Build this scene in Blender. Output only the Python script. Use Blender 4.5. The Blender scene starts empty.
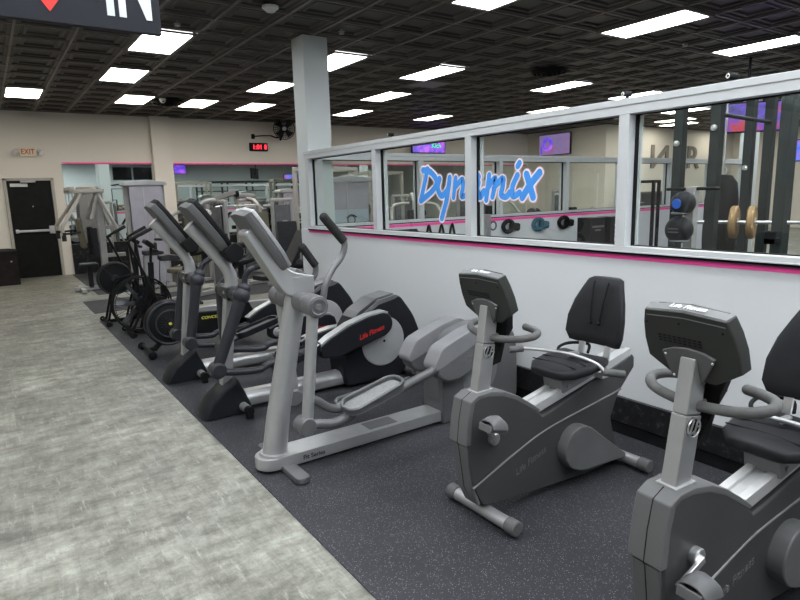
import bpy, bmesh, math, random
from mathutils import Vector, Matrix, Quaternion
random.seed(7)
C = bpy.context.scene.collection
PI = math.pi
V = Vector

# ------------------------------------------------------------------ materials
def _nt(name):
    m = bpy.data.materials.new(name); m.use_nodes = True
    nt = m.node_tree; b = nt.nodes['Principled BSDF']
    return m, nt, b

def N(nt, typ, **kw):
    n = nt.nodes.new(typ)
    for k, v in kw.items():
        if k in n.inputs: n.inputs[k].default_value = v
        else: setattr(n, k, v)
    return n

def ramp(nt, fac, stops):
    r = nt.nodes.new('ShaderNodeValToRGB')
    els = r.color_ramp.elements
    while len(els) < len(stops): els.new(0.5)
    for e, (p, c) in zip(els, stops):
        e.position = p; e.color = (c[0], c[1], c[2], 1) if not isinstance(c, (int, float)) else (c, c, c, 1)
    nt.links.new(fac, r.inputs[0]); return r.outputs[0]

def mixc(nt, a, b, fac, mode='MIX'):
    n = nt.nodes.new('ShaderNodeMix'); n.data_type = 'RGBA'; n.blend_type = mode
    for i, v in ((0, fac), (6, a), (7, b)):
        if hasattr(v, 'is_output'): nt.links.new(v, n.inputs[i])
        elif i == 0: n.inputs[0].default_value = v
        else: n.inputs[i].default_value = (v[0], v[1], v[2], 1)
    return n.outputs[2]

def coords(nt, scale=(1, 1, 1), rot=(0, 0, 0)):
    tc = nt.nodes.new('ShaderNodeTexCoord'); mp = nt.nodes.new('ShaderNodeMapping')
    mp.inputs['Scale'].default_value = scale; mp.inputs['Rotation'].default_value = rot
    nt.links.new(tc.outputs['Object'], mp.inputs[0]); return mp.outputs[0]

def noise(nt, vec, scale, detail=3, rough=.5):
    n = nt.nodes.new('ShaderNodeTexNoise'); n.inputs['Scale'].default_value = scale
    n.inputs['Detail'].default_value = detail; n.inputs['Roughness'].default_value = rough
    nt.links.new(vec, n.inputs['Vector']); return n.outputs['Fac']

def bump(nt, b, h, strength=.2, dist=.002):
    n = nt.nodes.new('ShaderNodeBump'); n.inputs['Strength'].default_value = strength
    n.inputs['Distance'].default_value = dist
    nt.links.new(h, n.inputs['Height']); nt.links.new(n.outputs[0], b.inputs['Normal'])

def mat(name, col, rough=.5, metal=0., var=.12, vs=9., grain=0., gs=600., coat=0.):
    m, nt, b = _nt(name)
    v = coords(nt); f = noise(nt, v, vs, 4)
    lo = [c * (1 - var) for c in col]; hi = [min(1, c * (1 + var)) for c in col]
    nt.links.new(ramp(nt, f, [(.3, lo), (.7, hi)]), b.inputs['Base Color'])
    b.inputs['Roughness'].default_value = rough; b.inputs['Metallic'].default_value = metal
    b.inputs['Specular IOR Level'].default_value = .10 if max(col) < .03 else (.26 if max(col) < .12 else .4)
    if coat: b.inputs['Coat Weight'].default_value = coat
    if grain: bump(nt, b, noise(nt, v, gs, 2), grain, .001)
    return m

def emit(name, col, strength):
    m, nt, b = _nt(name)
    b.inputs['Base Color'].default_value = (*col, 1)
    b.inputs['Emission Color'].default_value = (*col, 1)
    b.inputs['Emission Strength'].default_value = strength
    return m

M = {}
M['silver'] = mat('silver painted metal', (.42, .42, .425), .33, .6, .06)
M['silver_dk'] = mat('grey painted metal', (.135, .135, .14), .38, .3, .06)
M['alu'] = mat('brushed aluminium rail', (.56, .56, .56), .32, .4, .04)
M['chrome'] = mat('bright aluminium', (.62, .62, .62), .28, .85, .05)
M['bike_side'] = mat('charcoal moulded plastic', (.054, .054, .056), .48, 0, .10, 4, .25, 900)
M['bike_mid'] = mat('grey moulded plastic', (.112, .112, .114), .46, 0, .08, 5, .25, 900)
M['cons_back'] = mat('dark green grey plastic', (.036, .038, .036), .5, 0, .08, 5, .25, 900)
M['cons_top'] = mat('mid grey plastic', (.14, .145, .148), .45, 0, .08, 5, .2, 900)
M['house_grey'] = mat('warm grey plastic housing', (.115, .115, .119), .45, 0, .08, 4, .2, 900)
M['house_lt'] = mat('light grey plastic housing', (.19, .19, .20), .45, 0, .08, 4, .2, 900)
M['nose'] = mat('blue black plastic', (.016, .0165, .020), .30, 0, .1, 5, .15, 900)
M['arm_dk'] = mat('gunmetal paint', (.034, .035, .041), .32, .2, .08)
M['black'] = mat('black plastic', (.010, .010, .0105), .5, 0, .2)
M['black_gl'] = mat('gloss black plastic', (.012, .012, .013), .18, 0, .2)
M['grip'] = mat('ribbed black rubber grip', (.028, .028, .029), .72, 0, .2, 30, .5, 400)
M['rubber_gr'] = mat('grey foam grip', (.10, .10, .10), .75, 0, .15, 30, .5, 400)
M['vinyl'] = mat('black vinyl upholstery', (.020, .020, .022), .36, 0, .12, 12, .06, 900)
M['tan'] = mat('olive tan vinyl', (.115, .105, .07), .5, 0, .1, 8)
M['cream'] = mat('cream powder coat', (.40, .375, .33), .42, .05, .06)
M['frame_wh'] = mat('pale silver powder coat', (.34, .33, .32), .4, .15, .06)
M['smoke'] = mat('smoky grey acrylic shroud', (.13, .13, .135), .25, 0, .1)
M['shroud'] = mat('lavender grey acrylic shroud', (.36, .335, .37), .3, 0, .05)
M['stack'] = mat('dark steel weight plates', (.05, .05, .052), .4, .5, .2)
M['disc_gr'] = mat('light grey disc', (.30, .30, .31), .42, 0, .06)
M['pedal_gr'] = mat('grey foot pad', (.24, .24, .24), .7, 0, .15, 60, .6, 250)
M['red'] = mat('red lettering', (.45, .02, .02), .5, 0, .05)
M['white_txt'] = mat('white lettering', (.75, .75, .75), .5, 0, .03)
M['grey_txt'] = mat('grey lettering', (.13, .13, .13), .5, 0, .03)
M['dark_txt'] = mat('dark lettering', (.03, .03, .04), .5, 0, .03)
M['yellow'] = mat('yellow green lettering', (.62, .60, .08), .5, 0, .03)
M['wall_grey'] = mat('cool grey wall paint', (.62, .635, .65), .55, 0, .015, .6, .08, 120)
M['wall_beige'] = mat('warm beige wall paint', (.70, .66, .60), .6, 0, .02, .5, .08, 120)
M['col_grey'] = mat('pale green grey column paint', (.60, .635, .625), .5, 0, .015, .6, .08, 120)
M['frame'] = mat('satin white window frame', (.52, .535, .545), .38, .05, .02)
M['gasket'] = mat('black gasket', (.012, .012, .013), .5, 0, .1)
M['pink'] = mat('hot pink stripe', (1.0, .085, .38), .45, 0, .03)
M['door_blk'] = mat('black door paint', (.010, .010, .010), .38, 0, .2)
M['door_white'] = mat('white door paint', (.72, .69, .62), .5, 0, .02)
M['bin'] = mat('dark brown laminate', (.016, .013, .012), .3, 0, .3)
M['grid'] = mat('brown ceiling grid', (.17, .145, .128), .35, .2, .1)
M['white_pl'] = mat('white plastic', (.7, .7, .68), .4, 0, .03)
M['blue'] = mat('blue vinyl', (.02, .09, .42), .45, 0, .1)
M['bronze'] = mat('bronze bumper plate', (.30, .19, .085), .5, .2, .15)
M['rig'] = mat('dark green grey rig steel', (.030, .037, .036), .4, .3, .15)
M['letters'] = mat('grey brown letters', (.20, .18, .16), .5, 0, .05)
M['decal_blue'] = mat('bright blue decal', (.065, .30, .82), .4, 0, .04)
M['decal_white'] = mat('white decal border', (.80, .80, .83), .4, 0, .02)
M['decal_pink'] = mat('pink decal edge', (.78, .36, .42), .4, 0, .02)
M['sign_dark'] = mat('slate sign panel', (.022, .023, .029), .45, 0, .05)
M['sign_txt'] = mat('pale sign lettering', (.58, .62, .64), .5, 0, .02)
M['sign_red'] = mat('red sign arrow', (.75, .035, .03), .5, 0, .02)
M['exit_body'] = mat('ivory exit sign', (.70, .62, .46), .45, 0, .03)
M['placard'] = mat('pale blue placard', (.42, .50, .56), .4, 0, .03)
M['teal'] = mat('teal fabric', (.03, .12, .17), .6, 0, .2)
M['lens'] = emit('fluorescent lens cool', (.93, .97, 1.0), 12)
M['lens_warm'] = emit('fluorescent lens warm', (1.0, .93, .80), 11)
M['led'] = emit('red led digits', (1.0, .03, .06), 1.6)

def lens_pattern(m, col):
    nt = m.node_tree; b = nt.nodes['Principled BSDF']
    v = coords(nt, (1, 1, 1)); w = nt.nodes.new('ShaderNodeTexVoronoi'); w.inputs['Scale'].default_value = 7
    nt.links.new(v, w.inputs['Vector'])
    nt.links.new(ramp(nt, w.outputs['Distance'], [(0, [c * .80 for c in col]), (.7, col)]), b.inputs['Emission Color'])
lens_pattern(M['lens'], (.93, .97, 1.0)); lens_pattern(M['lens_warm'], (1.0, .93, .80))

def make_floor():
    m, nt, b = _nt('grey weathered vinyl plank')
    v = coords(nt)
    br = nt.nodes.new('ShaderNodeTexBrick'); nt.links.new(v, br.inputs['Vector'])
    br.offset = .37; br.inputs['Scale'].default_value = 1.0
    br.inputs['Brick Width'].default_value = .92; br.inputs['Row Height'].default_value = .46
    br.inputs['Mortar Size'].default_value = .0016; br.inputs['Mortar Smooth'].default_value = .3
    br.inputs['Color1'].default_value = (.15, .15, .15, 1); br.inputs['Color2'].default_value = (.9, .9, .9, 1)
    br.inputs['Mortar'].default_value = (.4, .4, .4, 1)
    br2 = nt.nodes.new('ShaderNodeTexBrick'); nt.links.new(v, br2.inputs['Vector'])
    br2.offset = .5; br2.inputs['Scale'].default_value = 1.0; br2.inputs['Brick Width'].default_value = .31; br2.inputs['Row Height'].default_value = .46
    br2.inputs['Mortar Size'].default_value = .0; br2.inputs['Color1'].default_value = (0, 0, 0, 1); br2.inputs['Color2'].default_value = (1, 1, 1, 1)
    v2 = coords(nt, (1.0, 1.7, 1)); v3 = coords(nt, (6.5, 1.5, 1))
    n1 = noise(nt, v2, 4.2, 10, .74); n2 = noise(nt, v3, 3.4, 9, .78); n3 = noise(nt, v, 1.3, 3, .5)
    base = ramp(nt, n1, [(.36, (.115, .112, .095)), (.47, (.195, .193, .168)), (.55, (.258, .256, .227)), (.66, (.36, .358, .325))])
    tone = ramp(nt, br.outputs['Color'], [(.0, (.78, .78, .765)), (1, (1.16, 1.155, 1.14))])
    c1 = mixc(nt, base, tone, .8, 'MULTIPLY')
    c1 = mixc(nt, c1, ramp(nt, br2.outputs['Color'], [(0, (.84, .84, .83)), (1, (1.13, 1.13, 1.12))]), .8, 'MULTIPLY')
    pat = ramp(nt, n2, [(.36, (.62, .615, .60)), (.5, (1, 1, 1)), (.64, (1.26, 1.26, 1.24))])
    c2 = mixc(nt, c1, pat, .75, 'MULTIPLY')
    big = ramp(nt, n3, [(.3, (.82, .82, .81)), (.7, (1.12, 1.12, 1.11))])
    c3 = mixc(nt, c2, big, 1.0, 'MULTIPLY')
    v4 = coords(nt, (3.2, 9, 1), (0, 0, .3)); sc = noise(nt, v4, 2.6, 8, .82)
    c4 = mixc(nt, c3, (.058, .054, .045), ramp(nt, sc, [(.575, 0), (.68, .72)]))
    v5 = coords(nt, (15, 2.6, 1), (0, 0, .10)); s2 = noise(nt, v5, 2.0, 8, .78)
    c5 = mixc(nt, c4, (.46, .46, .43), ramp(nt, s2, [(.56, 0), (.67, .65)]))
    nt.links.new(c5, b.inputs['Base Color'])
    b.inputs['Roughness'].default_value = .42
    bump(nt, b, n2, .06, .002)
    return m
M['floor'] = make_floor()

def make_mat_rubber():
    m, nt, b = _nt('speckled black rubber')
    v = coords(nt)
    w = nt.nodes.new('ShaderNodeTexVoronoi'); w.inputs['Scale'].default_value = 150; nt.links.new(v, w.inputs['Vector'])
    sp = ramp(nt, w.outputs['Distance'], [(.17, 1), (.30, 0)])
    sel = nt.nodes.new('ShaderNodeSeparateColor'); nt.links.new(w.outputs['Color'], sel.inputs[0])
    keep = ramp(nt, sel.outputs[0], [(.56, 0), (.60, 1)])
    mul = nt.nodes.new('ShaderNodeMath'); mul.operation = 'MULTIPLY'
    nt.links.new(sp, mul.inputs[0]); nt.links.new(keep, mul.inputs[1])
    n = noise(nt, v, 1.3, 4); base = ramp(nt, n, [(.3, (.022, .022, .026)), (.7, (.034, .034, .040))])
    fleck = ramp(nt, sel.outputs[1], [(.2, (.14, .15, .20)), (.8, (.36, .36, .38))])
    nt.links.new(mixc(nt, base, fleck, mul.outputs[0]), b.inputs['Base Color'])
    b.inputs['Roughness'].default_value = .62; b.inputs['Specular IOR Level'].default_value = .3
    bump(nt, b, noise(nt, v, 260, 2), .35, .002)
    return m
M['rubber'] = make_mat_rubber()

def make_marble():
    m, nt, b = _nt('black marbled base panel')
    v = coords(nt); n = noise(nt, v, 17, 8, .72); n2 = noise(nt, v, 60, 4, .6)
    c = ramp(nt, n, [(.42, (.010, .010, .011)), (.56, (.016, .016, .017)), (.66, (.07, .07, .073)), (.72, (.012, .012, .013))])
    nt.links.new(mixc(nt, c, (.10, .10, .10), ramp(nt, n2, [(.66, 0), (.75, .5)])), b.inputs['Base Color'])
    b.inputs['Roughness'].default_value = .3; b.inputs['Specular IOR Level'].default_value = .25
    return m
M['marble'] = make_marble()

def make_ceiling():
    m, nt, b = _nt('dark bronze pressed tile')
    v = coords(nt); n = noise(nt, v, .9, 4)
    nt.links.new(ramp(nt, n, [(.3, (.040, .0335, .030)), (.7, (.062, .052, .046))]), b.inputs['Base Color'])
    b.inputs['Roughness'].default_value = .40; b.inputs['Specular IOR Level'].default_value = .3
    return m
M['ceiling'] = make_ceiling()

def make_glass():
    m, nt, b = _nt('clear window glass')
    out = nt.nodes['Material Output']; nt.nodes.remove(b)
    t = nt.nodes.new('ShaderNodeBsdfTransparent'); t.inputs[0].default_value = (.965, .985, .975, 1)
    g = nt.nodes.new('ShaderNodeBsdfGlossy'); g.inputs['Roughness'].default_value = .01
    f = nt.nodes.new('ShaderNodeFresnel'); f.inputs[0].default_value = 1.5
    mul = nt.nodes.new('ShaderNodeMath'); mul.operation = 'MULTIPLY'; mul.inputs[1].default_value = 1.25
    v = coords(nt); n = noise(nt, v, 1.2, 2)
    mx = nt.nodes.new('ShaderNodeMixShader')
    geo = nt.nodes.new('ShaderNodeNewGeometry'); inv = nt.nodes.new('ShaderNodeMath'); inv.operation = 'SUBTRACT'; inv.inputs[0].default_value = 1
    fr = nt.nodes.new('ShaderNodeMath'); fr.operation = 'MULTIPLY'
    nt.links.new(geo.outputs['Backfacing'], inv.inputs[1]); nt.links.new(f.outputs[0], mul.inputs[0])
    nt.links.new(mul.outputs[0], fr.inputs[0]); nt.links.new(inv.outputs[0], fr.inputs[1]); nt.links.new(fr.outputs[0], mx.inputs[0])
    nt.links.new(t.outputs[0], mx.inputs[1]); nt.links.new(g.outputs[0], mx.inputs[2])
    nt.links.new(mx.outputs[0], out.inputs[0])
    return m
M['glass'] = make_glass()

def make_mirror():
    m, nt, b = _nt('green tinted mirror')
    b.inputs['Base Color'].default_value = (.80, .88, .85, 1); b.inputs['Metallic'].default_value = 1
    b.inputs['Roughness'].default_value = .015
    return m
M['mirror'] = make_mirror()

def make_screen(name, c1, c2, c3, s, scale=5):
    m, nt, b = _nt(name)
    v = coords(nt); n = noise(nt, v, scale, 4, .6)
    col = ramp(nt, n, [(.36, c1), (.5, c2), (.62, c3)])
    b.inputs['Base Color'].default_value = (.01, .01, .01, 1)
    nt.links.new(col, b.inputs['Emission Color']); b.inputs['Emission Strength'].default_value = s
    b.inputs['Roughness'].default_value = .2
    return m
M['screen_purple'] = make_screen('lit purple screen', (.08, .04, .45), (.16, .07, .75), (.55, .12, .8), .9, 3)
M['screen_pale'] = make_screen('lit lilac screen', (.24, .17, .40), (.30, .22, .46), (.36, .16, .36), .55, 2)
M['screen_red'] = make_screen('lit violet and red screen', (.03, .02, .16), (.10, .05, .50), (.45, .03, .06), .8, 2.5)
M['screen_blue'] = make_screen('lit blue panel', (.04, .07, .5), (.12, .2, .9), (.5, .1, .3), .9, 4)
M['green_led'] = emit('green screen lettering', (.05, .8, .25), .9)
M['led_display'] = make_screen('dim console display', (.004, .004, .005), (.01, .01, .012), (.02, .02, .02), .3, 20)

# ------------------------------------------------------------------ geometry
def catmull(pts, n=6, closed=False):
    pts = [V(p) for p in pts]; out = []; L = len(pts)
    rng = range(L if closed else L - 1)
    for i in rng:
        if closed: p0, p1, p2, p3 = pts[(i - 1) % L], pts[i], pts[(i + 1) % L], pts[(i + 2) % L]
        else: p0, p1, p2, p3 = pts[max(i - 1, 0)], pts[i], pts[i + 1], pts[min(i + 2, L - 1)]
        for k in range(n):
            t = k / n; a = t * t; b = a * t
            out.append(.5 * ((2 * p1) + (p2 - p0) * t + (2 * p0 - 5 * p1 + 4 * p2 - p3) * a + (3 * p1 - p0 - 3 * p2 + p3) * b))
    if not closed: out.append(pts[-1])
    return out

def rnd(pts, r, n=4):
    """round the corners of a closed 2D polygon"""
    out = []; L = len(pts)
    for i in range(L):
        p = V((*pts[i], 0)); a = V((*pts[i - 1], 0)); b = V((*pts[(i + 1) % L], 0))
        rr = r[i] if isinstance(r, (list, tuple)) else r
        da, db = (a - p), (b - p)
        d = min(rr, da.length * .48, db.length * .48)
        if d < 1e-5: out.append((p.x, p.y)); continue
        s, e = p + da.normalized() * d, p + db.normalized() * d
        for k in range(n + 1):
            t = k / n; q = s * (1 - t) ** 2 + p * 2 * t * (1 - t) + e * t * t
            out.append((q.x, q.y))
    return out

class MB:
    def __init__(s, off=(0, 0, 0)):
        s.bm = bmesh.new(); s.off = V(off)
    def add(s, b, mx=None, mi=0):
        if mx is not None: b.transform(mx)
        for f in b.faces: f.material_index = mi
        me = bpy.data.meshes.new('t'); b.to_mesh(me); b.free()
        s.bm.from_mesh(me); bpy.data.meshes.remove(me); return s
    def _bev(s, b, w, seg=2, ang=.5):
        if w <= 0: return
        ed = [e for e in b.edges if len(e.link_faces) == 2 and e.calc_face_angle(0) > ang]
        if ed: bmesh.ops.bevel(b, geom=ed, offset=w, segments=seg, profile=.5, affect='EDGES', clamp_overlap=True)
    def box(s, c, sz, rot=None, b=.004, seg=2, mi=0):
        m = bmesh.new(); bmesh.ops.create_cube(m, size=1)
        bmesh.ops.scale(m, vec=V(sz), verts=m.verts); s._bev(m, min(b, min(sz) * .45), seg)
        mx = Matrix.Translation(V(c))
        if rot is not None: mx = mx @ (rot.to_4x4() if isinstance(rot, Matrix) else Matrix.Rotation(rot[0], 4, 'Z') @ Matrix.Rotation(rot[1], 4, 'Y') @ Matrix.Rotation(rot[2], 4, 'X'))
        return s.add(m, mx, mi)
    def lohi(s, lo, hi, b=.004, seg=2, mi=0):
        lo, hi = V(lo), V(hi); return s.box((lo + hi) / 2, hi - lo, None, b, seg, mi)
    def prism(s, pts, a0, a1, axis='y', b=.006, seg=2, mi=0):
        """2D outline (xz for axis y, xy for z, yz for x) extruded from a0 to a1"""
        f3 = {'y': lambda p, a: (p[0], a, p[1]), 'z': lambda p, a: (p[0], p[1], a), 'x': lambda p, a: (a, p[0], p[1])}[axis]
        m = bmesh.new(); v0 = [m.verts.new(f3(p, a0)) for p in pts]; v1 = [m.verts.new(f3(p, a1)) for p in pts]
        L = len(pts); m.faces.new(v0); m.faces.new(v1[::-1])
        for i in range(L): m.faces.new((v0[i], v0[(i + 1) % L], v1[(i + 1) % L], v1[i]))
        bmesh.ops.recalc_face_normals(m, faces=m.faces); s._bev(m, b, seg, .7)
        return s.add(m, None, mi)
    def tube(s, pts, r, n=12, sm=0, closed=False, mi=0, flat=1.0, up=None):
        """swept tube; r number or list; flat squeezes the second axis"""
        pts = [V(p) for p in pts]
        if sm:
            if isinstance(r, (list, tuple)):
                rr = []
                for i in range(len(r) - 1): rr += [r[i] + (r[i + 1] - r[i]) * k / sm for k in range(sm)]
                r = rr + [r[-1]]
            pts = catmull(pts, sm, closed)
        L = len(pts); R = r if isinstance(r, (list, tuple)) else [r] * L
        m = bmesh.new(); rings = []; nrm = None
        for i, p in enumerate(pts):
            if closed: t = pts[(i + 1) % L] - pts[i - 1]
            else: t = pts[min(i + 1, L - 1)] - pts[max(i - 1, 0)]
            t.normalize()
            if nrm is None:
                u = V(up) if up else (V((0, 0, 1)) if abs(t.z) < .9 else V((0, 1, 0)))
                nrm = (u - t * u.dot(t)).normalized()
            else: nrm = (nrm - t * nrm.dot(t)).normalized()
            bn = t.cross(nrm)
            rings.append([m.verts.new(p + (nrm * math.cos(2 * PI * k / n) + bn * math.sin(2 * PI * k / n) * flat) * R[i]) for k in range(n)])
        for i in range(L if closed else L - 1):
            a, b = rings[i], rings[(i + 1) % L]
            for k in range(n): m.faces.new((a[k], a[(k + 1) % n], b[(k + 1) % n], b[k]))
        if not closed:
            m.faces.new(rings[0][::-1]); m.faces.new(rings[-1])
        bmesh.ops.recalc_face_normals(m, faces=m.faces)
        return s.add(m, None, mi)
    def lathe(s, prof, o, ax, n=24, mi=0):
        """profile of (radius, height) revolved about ax from o"""
        ax = V(ax).normalized(); u = ax.orthogonal().normalized(); w = ax.cross(u); o = V(o)
        m = bmesh.new(); rings = []
        for r, h in prof:
            if r < 1e-6: rings.append([m.verts.new(o + ax * h)])
            else: rings.append([m.verts.new(o + ax * h + (u * math.cos(2 * PI * k / n) + w * math.sin(2 * PI * k / n)) * r) for k in range(n)])
        for a, b in zip(rings, rings[1:]):
            for k in range(n):
                q = [a[k % len(a)], a[(k + 1) % len(a)], b[(k + 1) % len(b)], b[k % len(b)]]
                q2 = []
                for x in q:
                    if x not in q2: q2.append(x)
                if len(q2) > 2:
                    try: m.faces.new(q2)
                    except ValueError: pass
        if len(rings[0]) > 1: m.faces.new(rings[0][::-1])
        if len(rings[-1]) > 1: m.faces.new(rings[-1])
        bmesh.ops.recalc_face_normals(m, faces=m.faces)
        return s.add(m, None, mi)
    def cyl(s, p0, p1, r, n=20, b=.004, r2=None, mi=0):
        p0, p1 = V(p0), V(p1); h = (p1 - p0).length; r2 = r if r2 is None else r2; b = min(b, h * .4, r * .5)
        return s.lathe([(0, 0), (r - b, 0), (r, b), (r2, h - b), (r2 - b, h), (0, h)], p0, p1 - p0, n, mi)
    def ring(s, c, ax, R, r, n=40, k=8, mi=0):
        ax = V(ax).normalized(); u = ax.orthogonal().normalized(); w = ax.cross(u)
        return s.tube([V(c) + (u * math.cos(2 * PI * i / n) + w * math.sin(2 * PI * i / n)) * R for i in range(n)], r, k, 0, True, mi)
    def ball(s, c, r, sc=(1, 1, 1), n=20, mi=0):
        m = bmesh.new(); bmesh.ops.create_uvsphere(m, u_segments=n, v_segments=n // 2, radius=r)
        return s.add(m, Matrix.Translation(V(c)) @ Matrix.Diagonal((*sc, 1)), mi)
    def loft(s, secs, mi=0, b=0):
        m = bmesh.new(); rings = [[m.verts.new(V(p)) for p in q] for q in secs]; n = len(rings[0])
        for a, c in zip(rings, rings[1:]):
            for k in range(n): m.faces.new((a[k], a[(k + 1) % n], c[(k + 1) % n], c[k]))
        m.faces.new(rings[0][::-1]); m.faces.new(rings[-1]); bmesh.ops.recalc_face_normals(m, faces=m.faces)
        s._bev(m, b, 2, .6)
        return s.add(m, None, mi)
    def bar(s, p0, p1, w, h, b=.004, up=(0, 0, 1), mi=0):
        """rectangular bar from p0 to p1, h along up"""
        p0, p1 = V(p0), V(p1); t = (p1 - p0); L = t.length; t.normalize(); u = V(up)
        if abs(t.dot(u)) > .98: u = V((0, 1, 0))
        u = (u - t * u.dot(t)).normalized(); sd = u.cross(t)
        rot = Matrix((t, sd, u)).transposed()
        return s.box((p0 + p1) / 2, (L, w, h), rot, b, 2, mi)
    def stroke(s, pts, w, x, flat='x', n=10, mi=0, thick=.0008):
        """flat brush stroke of half width w in the yz plane at x (round ends)"""
        p = [V((q[0], q[1], 0)) for q in pts]
        p = catmull(p, 6) if len(p) > 2 else [p[0].lerp(p[1], k / 6) for k in range(7)]
        L, R = [], []
        for i, q in enumerate(p):
            t = (p[min(i + 1, len(p) - 1)] - p[max(i - 1, 0)]).normalized(); nn = V((-t.y, t.x, 0))
            L.append(q + nn * w); R.append(q - nn * w)
        def cap(c, d):
            a0 = math.atan2(d.y, d.x); return [c + V((math.cos(a0 - PI * k / n), math.sin(a0 - PI * k / n), 0)) * w for k in range(1, n)]
        e1 = cap(p[-1], L[-1] - p[-1]); e0 = cap(p[0], R[0] - p[0])
        m = bmesh.new()
        for k in range(len(p) - 1):
            for xx in (x,):
                vs = [m.verts.new((xx, q.x, q.y)) for q in (L[k], L[k + 1], R[k + 1], R[k])]; m.faces.new(vs)
        for c, e, a, bb in ((p[-1], e1, L[-1], R[-1]), (p[0], e0, R[0], L[0])):
            vs = [m.verts.new((x, q.x, q.y)) for q in [a] + e + [bb]]; m.faces.new(vs)
        return s.add(m, None, mi)
    def build(s, name, material, parent=None, loc=None, ang=40):
        me = bpy.data.meshes.new(name); bm = s.bm
        o3 = V(loc) if loc is not None else V((0, 0, 0))
        bmesh.ops.translate(bm, vec=-s.off - o3, verts=bm.verts)
        for f in bm.faces: f.smooth = True
        bm.to_mesh(me); bm.free()
        me.set_sharp_from_angle(angle=math.radians(ang))
        for mm in (material if isinstance(material, (list, tuple)) else [material]): me.materials.append(M[mm] if isinstance(mm, str) else mm)
        o = bpy.data.objects.new(name, me); C.objects.link(o)
        wn = o.modifiers.new('weighted normal', 'WEIGHTED_NORMAL'); wn.keep_sharp = True; wn.weight = 80
        if parent is not None: o.parent = parent
        if loc is not None: o.location = o3
        return o

def tag(o, label=None, cat=None, group=None, kind=None):
    if label: o['label'] = label
    if cat: o['category'] = cat
    if group: o['group'] = group
    if kind: o['kind'] = kind
    return o

def thing(name, label, cat, loc=(0, 0, 0), rz=0, group=None):
    o = bpy.data.objects.new(name, None); C.objects.link(o); o.empty_display_size = .1
    o.location = loc; o.rotation_euler = (0, 0, rz)
    return tag(o, label, cat, group)

def struct(o): o['kind'] = 'structure'; return o

KIDS = lambda o: [c for c in bpy.data.objects if c.parent == o]
def dup(o, parent=None):
    c = o.copy(); C.objects.link(c)
    c.parent = parent
    for ch in KIDS(o): dup(ch, c)
    return c

def text(name, body, size, o, xd, yd, material, parent=None, off=(0, 0, 0), ext=.0006, shear=0, sx=1, bold=0, align='CENTER'):
    cu = bpy.data.curves.new(name, 'FONT'); cu.body = body; cu.size = size; cu.extrude = ext; cu.shear = shear
    cu.align_x = align; cu.align_y = 'CENTER'; cu.offset = bold; cu.resolution_u = 3
    t = bpy.data.objects.new(name, cu); C.objects.link(t)
    bpy.context.view_layer.update()
    dg = bpy.context.evaluated_depsgraph_get()
    me = bpy.data.meshes.new_from_object(t.evaluated_get(dg))
    bpy.data.objects.remove(t); bpy.data.curves.remove(cu)
    xd = V(xd).normalized(); yd = V(yd); yd = (yd - xd * yd.dot(xd)).normalized(); z = xd.cross(yd)
    mx = Matrix((xd * sx, yd, z)).transposed().to_4x4(); mx.translation = V(o) - V(off)
    me.transform(mx); me.name = name
    me.materials.clear(); me.materials.append(M[material] if isinstance(material, str) else material)
    ob = bpy.data.objects.new(name, me); C.objects.link(ob)
    if parent is not None: ob.parent = parent
    return ob
# ------------------------------------------------------------------ room
XL, XR, YF, YB, ZC = -6.0, 24.0, -5.0, 15.28, 3.55
XP = 3.32                       # face of the low partition wall
def flat(name, pts, m):
    me = bpy.data.meshes.new(name); me.from_pydata([V(p) for p in pts], [], [tuple(range(len(pts)))]); me.materials.append(M[m])
    o = bpy.data.objects.new(name, me); C.objects.link(o); return struct(o)
b = MB(); b.lohi((XL, YF, -.08), (XR, YB + .1, 0), 0); struct(b.build('floor', 'floor'))
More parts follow.
